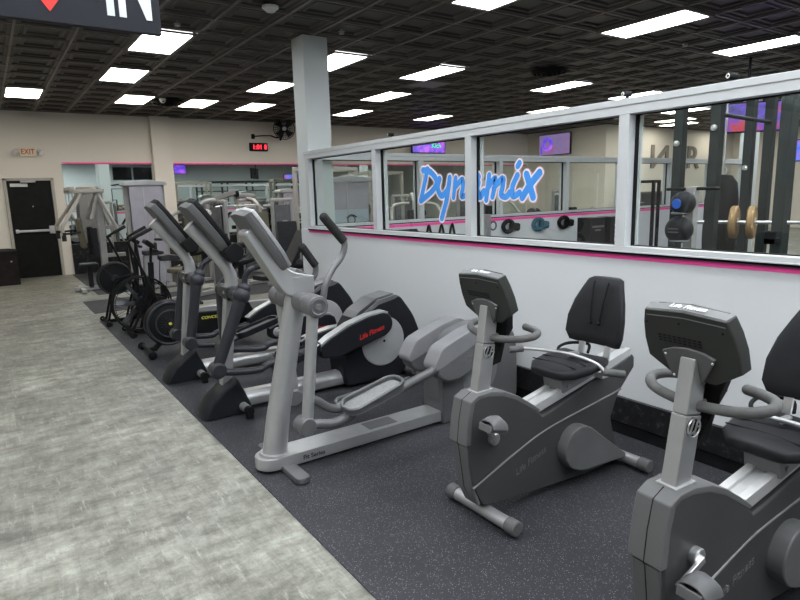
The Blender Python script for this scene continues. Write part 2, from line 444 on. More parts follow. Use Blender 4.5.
# pressed tile ceiling: stepped square in every grid cell
PX, PY = .61, .59; X0, Y0 = .82 - .305, 12.77
LIGHTS = [(.82, 12.77, 1), (2.65, 12.77, 1), (3.87, 12.77, 1), (5.09, 12.77, 1), (7.53, 12.77, 1), (9.97, 12.77, 1), (2.04, 10.41, 0), (4.48, 10.41, 0), (6.92, 10.41, 0), (11.80, 10.41, 1),
          (14.85, 10.41, 1), (2.04, 8.10, 0), (4.48, 8.10, 0), (6.31, 8.10, 0), (9.36, 8.0, 0), (11.80, 8.0, 0), (4.48, 4.51, 0), (6.92, 4.51, 0), (9.36, 4.4, 0), (12.41, 4.4, 0),
          (-1.01, 12.77, 1), (-1.01, 8.10, 0), (-.40, 4.51, 0), (2.04, 2.15, 0), (-.40, 2.15, 0), (4.48, 2.15, 0), (6.92, 2.15, 0), (2.04, -.21, 0), (-.40, -.21, 0), (4.48, -.21, 0), (7.53, -.21, 0), (10.0, 1.6, 0),  # panels beyond the seen ones, added to light the room
          (2.04, -2.6, 0), (5.1, -2.6, 0), (-1.01, -2.6, 0), (17.3, 8.0, 0), (14.2, 5.0, 0), (12.41, 12.77, 1), (17.3, 10.41, 1), (-1.6, 4.51, 0), (.82, 4.51, 0), (2.04, 4.35, 0), (3.26, 2.15, 0), (.82, 2.15, 0), (-1.6, 2.15, 0), (.82, .4, 0), (2.65, .4, 0), (4.48, .4, 0), (6.31, .4, 0), (.82, -1.4, 0), (3.26, -1.4, 0), (5.7, -1.4, 0), (8.1, -2.6, 0), (3.26, -3.6, 0), (8.1, .9, 0), (12.4, 1.0, 0), (18.5, 5.5, 0), (13.6, 8.05, 0), (13.7, 12.2, 1), (16.0, 6.2, 0), (15.4, 9.0, 0), (18.5, 11.0, 1), (20.2, 7.5, 0), (13.6, 5.8, 0), (22, 11, 1), (19.0, 2.5, 0), (12.4, -2.0, 0), (16, -1, 0), (-3.5, 10.41, 1), (-3.5, 6, 0), (-3.5, 1.5, 0), (20.5, 9.0, 0), (15.5, 2.0, 0)]  # extra panels added to brighten the near wall and the rooms behind glass
def ceiling():
    me = bpy.data.meshes.new('ceiling'); vs, fs, mi = [], [], []
    def quad(a, b_, c, d, m):
        n = len(vs); vs.extend([a, b_, c, d]); fs.append((n, n + 1, n + 2, n + 3)); mi.append(m)
    i0, i1 = int((XL - X0) / PX) - 1, int((XR - X0) / PX) + 1
    j0, j1 = int((YF - Y0) / PY) - 1, int((YB - Y0) / PY) + 1
    def frm(xa, ya, xb, yb, za, xc, yc, xd, yd, zb):
        A = [(xa, ya, za), (xb, ya, za), (xb, yb, za), (xa, yb, za)]; B = [(xc, yc, zb), (xd, yc, zb), (xd, yd, zb), (xc, yd, zb)]
        for k in range(4): quad(A[k], B[k], B[(k + 1) % 4], A[(k + 1) % 4], 0)
    for i in range(i0, i1 + 1):
        for j in range(j0, j1 + 1):
            x, y = X0 + i * PX, Y0 + j * PY
            seq = [(.012, .010), (.055, .010), (.068, .030), (.095, .030), (.108, .018), (.135, .018), (.150, .040)]
            for (e, z), (e2, z2) in zip(seq, seq[1:]):
                frm(x + e, y + e, x + PX - e, y + PY - e, ZC + z, x + e2, y + e2, x + PX - e2, y + PY - e2, ZC + z2)
            e = .150; quad((x + e, y + e, ZC + .04), (x + e, y + PY - e, ZC + .04), (x + PX - e, y + PY - e, ZC + .04), (x + PX - e, y + e, ZC + .04), 0)
    me.from_pydata(vs, [], fs); me.materials.append(M['ceiling']); me.polygons.foreach_set('material_index', mi)
    o = bpy.data.objects.new('ceiling', me); C.objects.link(o); struct(o)
    g = MB()
    for i in range(i0, i1 + 2):
        x = X0 + i * PX; g.lohi((x - .013, YF, ZC - .003), (x + .013, YB, ZC + .012), 0)
    for j in range(j0, j1 + 2):
        y = Y0 + j * PY; g.lohi((XL, y - .009, ZC - .001), (XR, y + .009, ZC + .012), 0)
    g.lohi((XL, YF, ZC + .05), (XR, YB, ZC + .10), 0)
    struct(g.build('trim_1', 'grid'))
ceiling()
# troffer lights
def light(x, y, warm, label):
    t = thing('ceiling_light', label, 'ceiling light', (x, y, ZC - .005), 0, 'recessed ceiling panel lights')
    f = MB()
    for s in (-1, 1):
        f.box((s * .282, 0, -.006), (.04, 1.19, .018), b=.002); f.box((0, s * .572, -.006), (.6, .045, .018), b=.002)
    f.build('frame', 'grid', t)
    l = MB(); l.box((0, 0, -.004), (.53, 1.10, .008), b=0); l.build('diffuser', 'lens_warm' if warm else 'lens', t)
LL = {0: 'leftmost warm ceiling light, above the far black exit door', 1: 'warm ceiling light near the far wall pier, left of the black air vent', 2: 'warm ceiling light right of the black air vent at the far wall',
      3: 'warm ceiling light above the red wall clock', 4: 'warm far ceiling light just right of the column', 5: 'far narrow ceiling light above the purple screen reading Kich',
      6: 'cool white ceiling light second behind the hanging check-in sign', 7: 'cool ceiling light just left of the square column', 8: 'cool ceiling light second from the column on its right', 9: 'ceiling light lowest over the long window rail, near its middle',
      11: 'large cool ceiling light under the right end of the hanging sign', 12: 'bright ceiling light cut by the right edge of the square column', 13: 'cool ceiling light beside the plain grey ceiling hatch', 14: 'long cool ceiling light below the round black ceiling speaker grille',
      15: 'ceiling light partly hidden behind the window rail camera', 16: 'ceiling light at the top edge of the photo right of centre', 17: 'largest ceiling light, long and white at the upper right', 18: 'long ceiling light cut by the right edge of the photo'}
for i, (x, y, w) in enumerate(LIGHTS):
    light(x, y, w, LL.get(i, 'ceiling light added to brighten the weight room, deep behind the right hand glass' if x > 12 else 'added ceiling light outside the frame that brightens the near part of the room'))

# perimeter walls
b = MB(); b.lohi((XL, YB, 0), (.39, YB + .15, ZC), 0); b.lohi((.39, YB, 2.155), (1.33, YB + .15, ZC), 0); b.lohi((1.33, YB, 0), (17.0, YB + .15, ZC), 0)
struct(b.build('wall_far', 'wall_beige'))
b = MB(); b.lohi((XL - .12, YF, 0), (XL, YB, ZC), 0); struct(b.build('wall_left', 'wall_beige'))
b = MB(); b.lohi((XL, YF - .12, 0), (XR, YF, ZC), 0); struct(b.build('wall_rear', 'col_grey'))
b = MB(); b.lohi((XR, YF, 0), (XR + .12, 12, ZC), 0); struct(b.build('wall_right_end', 'wall_beige'))
b = MB(); b.lohi((16.2, 12, 0), (XR + .12, 12.12, ZC), 0); b.lohi((16.2, 12.12, 0), (16.32, YB, ZC), 0); struct(b.build('wall_letters', 'wall_beige'))
# pier and mirrors on the far wall
b = MB(); b.lohi((3.43, YB - .16, 0), (3.87, YB, ZC), .006); struct(b.build('trim_2', 'wall_beige'))
for n, (xa, xb) in enumerate(((1.52, 3.42), (3.88, 16.1))):
    b = MB(); b.lohi((xa, YB - .012, .68), (xb, YB - .002, 2.455), .002); tag(b.build('wall_mirror', 'mirror'), ('narrow wall mirror between black exit door and pier', 'long wall mirror right of the pier under pink stripe')[n], 'mirror', kind='structure')
    b = MB(); b.lohi((xa, YB - .02, 2.455), (xb, YB, 2.49), .002); struct(b.build('trim_%d' % (3 + n), 'pink'))
    b = MB(); b.lohi((xa, YB - .06, 0), (xb, YB, .68), .006); struct(b.build('baseboard_far_%d' % (n + 1), 'marble'))
b = MB()
for xa, xb in ((5.9, 6.85), (6.93, 7.9)): b.lohi((xa, YF, 2.72), (xb, YF + .03, 3.40), .01)
struct(b.build('window_3', 'black_gl'))
b = MB(); b.lohi((4.7, -2.3, 0), (5.1, -1.9, ZC), .006); struct(b.build('trim_13', 'col_grey'))
# exit door
d = MB(); d.lohi((.455, YB - .03, .012), (1.265, YB + .015, 2.095), .004)
dr = struct(d.build('door_1', 'door_blk'))
f = MB()
f.lohi((.39, YB - .05, 0), (.45, YB + .05, 2.155), .006); f.lohi((1.27, YB - .05, 0), (1.33, YB + .05, 2.155), .006); f.lohi((.39, YB - .05, 2.10), (1.33, YB + .05, 2.155), .006)
f.build('door_frame', 'cream', dr)
h = MB(); h.lohi((.50, YB - .10, 1.00), (1.20, YB - .06, 1.05), .01); h.lohi((1.13, YB - .11, .95), (1.24, YB - .03, 1.12), .01); h.lohi((.50, YB - .09, .985), (.56, YB - .03, 1.065), .008)
h.build('push_bar', 'chrome', dr)
h = MB(); h.lohi((.70, YB - .12, 2.055), (.98, YB - .03, 2.10), .008); h.bar((.75, YB - .10, 2.10), (.88, YB - .20, 2.11), .02, .012); h.build('door_closer', 'silver', dr)
h = MB(); h.lohi((.51, YB - .036, 1.97), (.83, YB - .029, 2.04), .001); h.build('notice_strip', 'white_pl', dr)
h = MB(); h.cyl((.88, YB - .04, 1.55), (.88, YB - .03, 1.55), .012); h.build('peephole', 'chrome', dr)
# square column and the glazed partition
b = MB(); b.lohi((3.425, 6.93, 0), (3.765, 7.25, ZC), .006); struct(b.build('column', 'col_grey'))
b = MB(); b.lohi((XP, YF, 0), (3.45, 6.93, 1.20), .003); b.lohi((XP, 6.93, 0), (3.425, 7.03, 1.20), 0); struct(b.build('wall_right', 'wall_grey'))
b = MB(); b.lohi((3.45, 6.78, 0), (14.6, 6.93, 1.20), .003); struct(b.build('wall_inner', 'wall_grey'))
b = MB(); b.lohi((14.3, 6.72, 0), (14.6, 7.0, ZC), .006); struct(b.build('trim_12', 'col_grey'))
b = MB(); b.lohi((XP - .006, YF, 1.166), (XP + .01, 6.80, 1.194), .002); struct(b.build('trim_5', 'pink'))
b = MB(); b.lohi((3.45, 6.774, 1.155), (14.3, 6.79, 1.194), .002); b.lohi((3.8, 6.925, 1.155), (14.3, 6.937, 1.194), .002); struct(b.build('trim_6', 'pink'))
b = MB(); b.lohi((XP - .03, YF, .085), (XP + .01, 6.93, .255), .004); struct(b.build('baseboard_right', 'marble'))
b = MB(); b.lohi((XP - .018, YF, 0), (XP + .01, 6.93, .084), .003); b.lohi((XP - .024, YF, 0), (XP + .01, 6.93, .010), .002); struct(b.build('trim_7', 'black_gl'))
b = MB(); b.lohi((3.45, 6.768, 0), (14.3, 6.79, .255), .004); b.lohi((3.766, 6.925, 0), (14.3, 6.945, .255), .004); struct(b.build('baseboard_inner', 'marble'))

def glazed(name, axis, a0, a1, posts, f0, f1, g, sgn):
    """window band: runs along axis from a0 to a1, face at f0, back at f1, glass at g"""
    def bx(mb, la, lb, fa, fb, za, zb, bv=.004):
        fa, fb = min(fa, fb), max(fa, fb)
        if axis == 'y': mb.lohi((fa, la, za), (fb, lb, zb), bv)
        else: mb.lohi((la, fa, za), (lb, fb, zb), bv)
    m = MB()
    bx(m, a0, a1, f0, f1, 2.055, 2.145); bx(m, a0, a1, f0 - sgn * .008, f0 + sgn * .02, 2.108, 2.148); bx(m, a0, a1, f0, f1, 1.214, 1.250)
    bx(m, a0, a1, f0 - sgn * .012, f0, 1.214, 1.222, .002)
    for p in posts: bx(m, p - .037, p + .037, f0, f1, 1.25, 2.055)
    w = struct(m.build(name, 'frame'))
    k = MB(); bx(k, a0, a1, f0 + sgn * .006, f1 - sgn * .006, 1.199, 1.214, .001)
    ps = sorted(posts)
    for pa, pb in zip(ps, ps[1:]):
        for q in (pa + .037, pb - .037 - .012): bx(k, q, q + .012, g - sgn * .012, g + sgn * .012, 1.25, 2.055, .001)
        bx(k, pa + .037, pb - .037, g - sgn * .010, g + sgn * .010, 2.047, 2.055, .001); bx(k, pa + .037, pb - .037, g - sgn * .010, g + sgn * .010, 1.25, 1.256, .001)
    k.build('gasket', 'gasket', w)
    st = MB()
    for pa, pb in zip(ps, ps[1:]):
        for q in (pa + .037, pb - .037 - .028): bx(st, q, q + .028, g + sgn * .012, g + sgn * .03, 1.25, 2.055, .003)
    st.build('glazing_stop', 'frame', w)
    for pa, pb in zip(ps, ps[1:]):
        q = MB(); bx(q, pa + .045, pb - .045, g - .0015, g + .0015, 1.254, 2.05, 0); q.build('glass_pane', 'glass', w)
    return w
W1 = glazed('window_1', 'y', YF, 6.78, [6.72, 5.19, 3.755, 2.308, .86, -.6, -2.05, -3.5, -4.96], 3.285, 3.43, 3.362, 1)
W2 = glazed('window_2', 'x', 3.43, 14.3, [3.5, 5.08, 6.61, 8.16, 9.7, 11.24, 12.78, 14.26], 6.775, 6.935, 6.86, 1)

# script lettering on the glass
STK = {'D1': [(4.39, 1.826), (4.444, 1.687), (4.504, 1.544)], 'D2': [(4.459, 1.82), (4.35, 1.8), (4.264, 1.725), (4.299, 1.647), (4.494, 1.544)],
'y1': [(4.217, 1.734), (4.243, 1.653), (4.191, 1.585), (4.103, 1.643), (4.075, 1.737)], 'y2': [(4.075, 1.737), (4.118, 1.559), (4.193, 1.387)],
'n1': [(3.994, 1.734), (4.027, 1.569)], 'n2': [(4.01, 1.648), (3.909, 1.72), (3.901, 1.652), (3.923, 1.578), (3.856, 1.587)],
'a1': [(3.705, 1.733), (3.789, 1.71), (3.815, 1.617), (3.754, 1.589), (3.706, 1.687)], 'a2': [(3.709, 1.74), (3.726, 1.648), (3.691, 1.571), (3.642, 1.614)],
'm1': [(3.579, 1.741), (3.613, 1.545)], 'm2': [(3.601, 1.633), (3.515, 1.717), (3.511, 1.663), (3.541, 1.57)], 'm3': [(3.526, 1.637), (3.428, 1.714), (3.424, 1.654), (3.445, 1.585), (3.388, 1.568), (3.348, 1.603)],
'i1': [(3.268, 1.729), (3.319, 1.645), (3.315, 1.571), (3.245, 1.598)], 'i2': [(3.248, 1.818), (3.266, 1.797)], 'x1': [(3.175, 1.731), (3.142, 1.653), (3.108, 1.563)], 'x2': [(3.048, 1.738), (3.151, 1.641), (3.216, 1.562)]}
def lettering(name, label, loc, rz):
    t = thing(name, label, 'window lettering', loc, rz)
    for nm, w, x, m in (('edge', .046, .0022, 'decal_pink'), ('border', .041, .0010, 'decal_white'), ('letter_fill', .0285, -.0002, 'decal_blue')):
        q = MB(off=(0, 3.755, 0))
        for j, (k, pts) in enumerate(STK.items()): q.stroke(pts, w * (.85 if k[0] in 'nmi' else 1), x - j * .00004)
        q.build(nm, m, t)
    return t
lettering('window_lettering', 'bright blue brush script Dynamix lettering with white outline on partition glass', (3.3575, 3.755, 0), 0)

# rubber mats
for (xa, xb, ya, yb, lb) in ((1.11, 3.29, YF, 8.92, 'long speckled black rubber mat under the near row of cardio machines'), (1.14, 9.0, 9.57, 10.84, 'dark rubber mat strip crossing behind the fan bikes'), (1.46, 12.0, 11.48, 15.2, 'dark rubber mat under the white weight machines by the far wall')):
    b = MB(); b.lohi((xa, ya, .0005), (xb, yb, .007), .003); b.lohi((xa, ya, .0005), (xa + .035, yb, .0075), .003)
    tag(b.build('rubber_mat', 'rubber'), lb, 'floor mat')
b = MB(); b.lohi((3.47, YF + .2, .0005), (14.2, 6.74, .007), .003); tag(b.build('rubber_mat', 'rubber'), 'dark rubber flooring inside the glazed weight room', 'floor mat')
# ------------------------------------------------------------------ recumbent bikes
ZM = .007      # top of the rubber mats
def mirror_y(p): return [(x, -y, z) for x, y, z in p]
def recumbent(label, loc):
    t = thing('recumbent_bike', label, 'exercise bike', loc, 0, 'recumbent exercise bikes by the partition wall')
    O = (2.30, 0, 0)
    # shrouds
    b = MB(O)
    up = [(1.758, .215), (1.738, .33), (1.726, .46), (1.738, .56), (1.755, .640), (1.80, .658), (1.87, .658), (1.96, .640), (2.05, .600), (2.135, .545), (2.205, .492), (2.235, .466),
          (2.30, .474), (2.945, .645), (2.985, .662), (3.012, .640), (3.015, .575), (2.96, .525), (2.900, .468), (2.642, .432), (2.264, .380), (2.005, .302)]
    b.prism(up, -.061, .061, 'y', .012, 3); b.build('upper_shroud', 'bike_side', t)
    b = MB(O)
    lo = [(1.825, .098), (1.772, .20), (2.005, .298), (2.264, .376), (2.642, .428), (2.893, .462), (2.862, .42), (2.81, .31), (2.85, .19), (2.885, .10), (2.895, .035), (2.60, .028), (2.0, .075)]
    b.prism(rnd(lo, .02), -.056, .056, 'y', .008, 2); b.build('lower_shroud', 'bike_side', t)
    b = MB(O)
    for s in (-1, 1): b.tube([(1.760, s * .058, .208), (2.005, s * .059, .300), (2.264, s * .059, .379), (2.642, s * .059, .431), (2.895, s * .058, .464)], .0055, 8, 5)
    b.build('accent_trim', 'house_lt', t)
    # grey front cover with its seam, and the cap round the mast
    b = MB(O)
    fc = [(1.712, .435), (1.724, .55), (1.745, .645), (1.795, .670), (1.872, .671), (1.965, .652), (2.055, .611), (2.142, .555), (2.218, .500), (2.206, .488), (2.13, .535), (2.04, .592), (1.95, .630), (1.862, .648), (1.80, .648), (1.772, .636), (1.752, .55), (1.746, .435)]
    b.prism(fc, -.063, .063, 'y', .006, 2); b.prism([(1.752, .20), (1.719, .428), (1.752, .428), (1.778, .20), (1.818, .105), (1.800, .100)], -.052, .052, 'y', .008, 2)
    b.build('front_cover', 'bike_mid', t)
    b = MB(O); b.tube([(1.8005, 0, .105), (1.7515, 0, .20), (1.7185, 0, .425), (1.7115, 0, .436), (1.7235, 0, .55), (1.7445, 0, .645), (1.795, 0, .6705)], .0016, 6); b.build('cover_seam', 'black', t)
    b = MB(O)
    for s in (-1, 1):
        cp = rnd([(2.355, .26), (2.40, .335), (2.47, .362), (2.55, .345), (2.72, .215), (2.885, .095), (2.88, .07), (2.70, .085), (2.50, .095), (2.40, .14), (2.36, .20)], .05)
        b.prism(cp, s * .050, s * .118, 'y', .014, 3)
    b.build('wheel_cover', 'bike_mid', t)
    # feet
    for nm, x, hw in (('front_stabilizer', 1.868, .235), ('rear_stabilizer', 2.925, .235)):
        b = MB(O); b.cyl((x, -hw, .045), (x, hw, .045), .033, 24); st = b.build(nm, 'silver', t)
        for s in (-1, 1):
            b = MB(O); b.cyl((x, s * (hw - .055), .045), (x, s * (hw + .012), .045), .038, 24, .006); b.build('end_cap', 'bike_mid', st)
    # mast, badge
    b = MB(O); b.bar((1.852, 0, .64), (1.893, 0, .895), .056, .082, .006, (1, 0, 0)); b.bar((1.893, 0, .896), (1.920, 0, 1.075), .053, .078, .006, (1, 0, 0)); b.lohi((1.802, -.038, .662), (1.91, .038, .674), .004)
    mast = b.build('mast', 'silver', t)
    b = MB(O); b.cyl((1.887, -.027, .858), (1.887, -.032, .858), .033, 28, .001); bd = b.build('badge', 'black_gl', mast)
    b = MB(O); b.ring((1.887, -.032, .858), (0, 1, 0), .031, .0032, 32, 6)
    b.bar((1.863, -.033, 0.838), (1.885, -.033, 0.884), .003, .008, .001, (1, 0, 0)); b.bar((1.865, -.033, 0.838), (1.893, -.033, 0.846), .003, .007, .001)
    b.bar((1.888, -.033, 0.832), (1.903, -.033, 0.876), .003, .008, .001, (1, 0, 0)); b.bar((1.899, -.033, 0.876), (1.915, -.033, 0.872), .003, .006, .001); b.bar((1.895, -.033, 0.858), (1.911, -.033, 0.858), .003, .006, .001)
    b.build('emblem', 'chrome', bd)
    # console
    tz = math.radians(21)
    e1 = V((math.sin(tz), 0, -math.cos(tz)))      # down the back
    e2 = V((math.cos(tz), 0, math.sin(tz)))       # towards the rider
    o = V((1.846, 0, 1.222))
    def cp(y, d, n): q = o + e1 * d + e2 * n; return (q.x, y, q.z)
    outline = lambda k, n: [cp(-.138 * k, .0, n), cp(0, -.010, n), cp(.138 * k, .0, n), cp(.152 * k, .05, n), cp(.160 * k, .11, n), cp(.158 * k, .178, n), cp(.12 * k, .205, n), cp(.07 * k, .238, n), cp(-.07 * k, .238, n), cp(-.12 * k, .205, n), cp(-.158 * k, .178, n), cp(-.160 * k, .11, n), cp(-.152 * k, .05, n)]
    b = MB(O); b.loft([outline(.97, -.004), outline(1.0, .004), outline(1.03, .038), outline(1.0, .046)], b=.003)
    cons = b.build('console', 'cons_back', t)
    b = MB(O); b.loft([[cp(-.132, -.002, .004), cp(0, -.014, .004), cp(.132, -.002, .004), cp(.132, .020, -.0055), cp(0, .012, -.0055), cp(-.132, .020, -.0055)], [cp(-.141, -.004, .040), cp(0, -.016, .040), cp(.141, -.004, .040), cp(.141, .004, .040), cp(0, .002, .040), cp(-.141, .004, .040)]], b=.002)
    b.build('console_top', 'cons_top', cons)
    text('console_lettering', 'Life Fitness', .027, cp(-.005, -.0160, .021), (0, -1, 0), e2 + e1 * -.05, 'white_txt', cons, O, shear=.25, bold=.0003)
    b = MB(O); b.loft([outline(.86, .0465), outline(.84, .052)]); b.build('display_face', 'black_gl', cons)
    b = MB(O)
    for r in range(3):
        for k in range(9): q = cp(.095 - k * .017, .085 + r * .010, -.0050); b.box(q, (.002, .011, .004), b=0)
    for y, d in ((-.12, .04), (.02, .034), (.135, .045)): b.ball(cp(y, d, -.004), .004)
    b.build('vent_slots', 'black', cons)
    # mounting plate behind the console
    b = MB(O)
    pl = [(-.095, .142), (-.05, .122), (0, .115), (.05, .122), (.088, .138), (.060, .19), (.032, .240), (-.072, .240)]
    b.loft([[cp(-y, d, -.004) for y, d in pl], [cp(-y * .97, d, -.014) for y, d in pl]], b=.002)
    plate = b.build('mounting_plate', 'bike_mid', cons)
    b = MB(O)
    for y, d in ((-.078, .150), (.080, .150), (.064, .228)): b.ball(cp(y, d, -.014), .0045)
    b.build('screw', 'chrome', plate)
    # lower console neck and handlebar
    b = MB(O); b.loft([[cp(-.11, .19, .008), cp(.11, .19, .008), cp(.11, .19, .06), cp(-.11, .19, .06)], [cp(-.055, .31, .02), cp(.055, .31, .02), cp(.05, .31, .08), cp(-.05, .31, .08)], [(1.96, -.03, .80), (1.96, .03, .80), (1.91, .025, .78), (1.91, -.025, .78)]], b=.008)
    b.build('console_neck', 'black', t)
    b = MB(O)
    hp = [(1.912, 0, .922), (1.920, -.06, .924), (1.933, -.13, .930), (1.958, -.180, .938), (2.000, -.205, .946), (2.045, -.190, .953), (2.068, -.145, .958), (2.072, -.09, .962)]
    b.tube(hp, .0175, 16, 6); b.tube(mirror_y(hp), .0175, 16, 6)
    for s in (-1, 1): b.ball((2.072, s * .09, .962), .0175)
    hb = b.build('handlebar', 'rubber_gr', t)
    b = MB(O); b.lohi((1.91, -.030, .905), (1.955, .030, .940), .006)
    for s in (-1, 1): b.cyl((1.93, s * .028, .92), (1.93, s * .036, .92), .008)
    b.build('clamp', 'silver_dk', hb)
    # seat rail, carriage, seat
    b = MB(O)
    for y in (-.038, .038): b.bar((2.19, y, .505), (2.985, y, .668), .034, .05, .004)
    b.bar((2.19, 0, .497), (2.985, 0, .660), .05, .04, .002)
    b.lohi((2.955, -.058, .60), (2.99, .058, .672), .008); b.build('seat_rail', 'alu', t)
    b = MB(O); b.bar((2.38, 0, .585), (2.66, 0, .640), .135, .075, .006); b.bar((2.40, 0, .60), (2.62, 0, .66), .10, .07, .006)
    for x in (2.42, 2.60): b.cyl((x, -.075, .585 + (x - 2.42) * .2), (x, -.068, .585 + (x - 2.42) * .2), .012)
    car = b.build('seat_carriage', 'house_lt', t)
    def padsec(x, z, w, h, bow=0, n=20):
        r = []
        for k in range(n):
            a = 2 * PI * k / n; c, s_ = math.cos(a), math.sin(a)
            y = w * math.copysign(abs(c) ** .55, c); zz = h * math.copysign(abs(s_) ** .65, s_) + bow * (y / w) ** 2
            r.append((x, y, z + zz))
        return r
    b = MB(O)
    b.loft([padsec(2.315, .658, .06, .012), padsec(2.328, .660, .11, .026), padsec(2.38, .664, .155, .034, .004), padsec(2.47, .667, .175, .034, .010), padsec(2.56, .672, .176, .034, .016), padsec(2.63, .678, .160, .034, .018), padsec(2.655, .682, .13, .020, .012)])
    seat = b.build('seat', 'vinyl', t, ang=60)
    b = MB(O)
    for xx, zz in ((2.40, .7005), (2.48, .703), (2.57, .708)): b.tube([(xx - .02, -.145, zz + .002), (xx, -.08, zz - .002), (xx + .012, 0, zz - .003), (xx, .08, zz - .002), (xx - .02, .145, zz + .002)], .0035, 6, 4)
    b.build('seam', 'black', seat)
    b = MB(O)
    for y in (-.085, .085): b.bar((2.69, y, .59), (2.752, y, .88), .035, .018, .003, (1, 0, 0))
    b.lohi((2.65, -.11, .585), (2.72, .11, .62), .005); b.build('back_post', 'chrome', t)
    # back rest : curved pad
    def bsec(z, x, w, th, wrap, n=24):
        r = []
        for k in range(n):
            a = 2 * PI * k / n; c, s_ = math.cos(a), math.sin(a)
            y = w * math.copysign(abs(c) ** .6, c); dx = th * math.copysign(abs(s_) ** .6, s_) - wrap * (y / max(w, .01)) ** 2
            r.append((x + dx, y, z))
        return r
    b = MB(O)
    b.loft([bsec(0.746, 2.748, .13, .012, .02), bsec(0.756, 2.746, .165, .026, .035), bsec(0.808, 2.752, .185, .034, .05), bsec(0.898, 2.768, .182, .034, .05), bsec(0.988, 2.788, .160, .032, .040), bsec(1.063, 2.810, .128, .029, .030), bsec(1.106, 2.824, .110, .024, .02), bsec(1.118, 2.828, .085, .012, .015)])
    back = b.build('backrest', 'vinyl', t, ang=60)
    b = MB(O)
    for s in (-1, 1): b.tube([(2.714, s * .028, 0.878), (2.728, s * .036, 0.958), (2.744, s * .042, 1.028), (2.766, s * .046, 1.098)], .0045, 8, 4); b.ball((2.712, s * .026, 0.873), .010)
    b.build('piping', 'black', back)
    b = MB(O)
    for s in (-1, 1): b.ball((2.708, s * .026, 0.873), .006)
    b.build('button', 'silver', back)
    # side handles
    b = MB(O); b.tube([(2.42, .265, .722), (2.445, .20, .728), (2.50, .0, .732), (2.53, -.15, .708), (2.535, -.21, .672)], .0095, 12, 5)
    b.tube([(2.50, 0, .73), (2.62, .03, .70), (2.66, .04, .62)], .014, 10, 3); sb = b.build('side_bar', 'silver', t)
    b = MB(O); b.tube([(2.355, .30, .720), (2.425, .262, .722)], .0195, 14); b.build('hand_grip', 'rubber_gr', sb)
    b = MB(O); b.tube([(2.530, -.200, .672), (2.622, -.262, .655)], .0205, 14); b.build('hand_grip', 'rubber_gr', sb)
    b = MB(O); b.tube([(2.60, .10, .66), (2.64, .19, .70), (2.76, .21, .71), (2.82, .12, .71), (2.78, .09, .67)], .009, 10, 5); b.build('cable_loop', 'black', sb)
    text('side_lettering', 'Life Fitness', .052, (2.155, -.0572, .235), (1, 0, .33), (0, 0, 1), 'grey_txt', t, O, shear=.3)
    # crank (a part of its own so that it can stand at another angle)
    b = MB(O); hub = V((1.882, 0, .435))
    b.cyl((hub.x, -.085, hub.z), (hub.x, .085, hub.z), .030, 24, .003)
    b.bar((hub.x, -.090, hub.z - .01), (hub.x - .072, -.092, hub.z + .090), .014, .026, .004, (1, 0, 0)); b.bar((hub.x, .090, hub.z + .01), (hub.x + .072, .092, hub.z - .090), .014, .026, .004, (1, 0, 0))
    crank = b.build('crank', 'chrome', t, loc=(hub.x - O[0], 0, hub.z - O[2]))
    return t, crank

def pedal_for(crank, dx, dz, s, tilt):
    P = (0, 0, 0); y = s * .148
    b = MB(P); R = Matrix.Rotation(tilt, 3, 'Y')
    b.box((dx, y, dz), (.115, .085, .022), R, .008); b.cyl((dx, s * .092, dz), (dx, s * .185, dz), .008); b.box(V((dx, y, dz)) + R @ V((-.052, 0, .004)), (.012, .08, .034), R, .004)
    p = b.build('pedal', 'bike_mid', crank)
    b = MB(P)
    secs = []
    for xx, h in ((-.050, .030), (-.02, .052), (.015, .055), (.045, .036)):
        r = []
        for k in range(9):
            a = PI * k / 8; q = V((dx, y, dz)) + R @ V((xx, math.cos(a) * .05, .008 + math.sin(a) * h)); r.append(q)
        for k in range(8, -1, -1):
            a = PI * k / 8; q = V((dx, y, dz)) + R @ V((xx, math.cos(a) * .046, .008 + math.sin(a) * (h - .004))); r.append(q)
        secs.append(r)
    b.loft(secs); b.build('toe_strap', 'house_grey', crank)

bikeA, crA = recumbent('whole recumbent exercise bike in charcoal grey nearest the silver elliptical', (2.30, 2.045, ZM))
pedal_for(crA, -.076, .096, -1, .25); pedal_for(crA, .076, -.096, 1, .3)
bikeB, crB = recumbent('recumbent exercise bike cut off by the lower right corner of the photo', (2.172, .945, ZM))
pedal_for(crB, -.070, .088, -1, 1.48); pedal_for(crB, .070, -.088, 1, 1.6)
bikeB.rotation_euler = (0, 0, math.radians(-3.5))
crB.rotation_euler = (0, math.radians(285), 0)

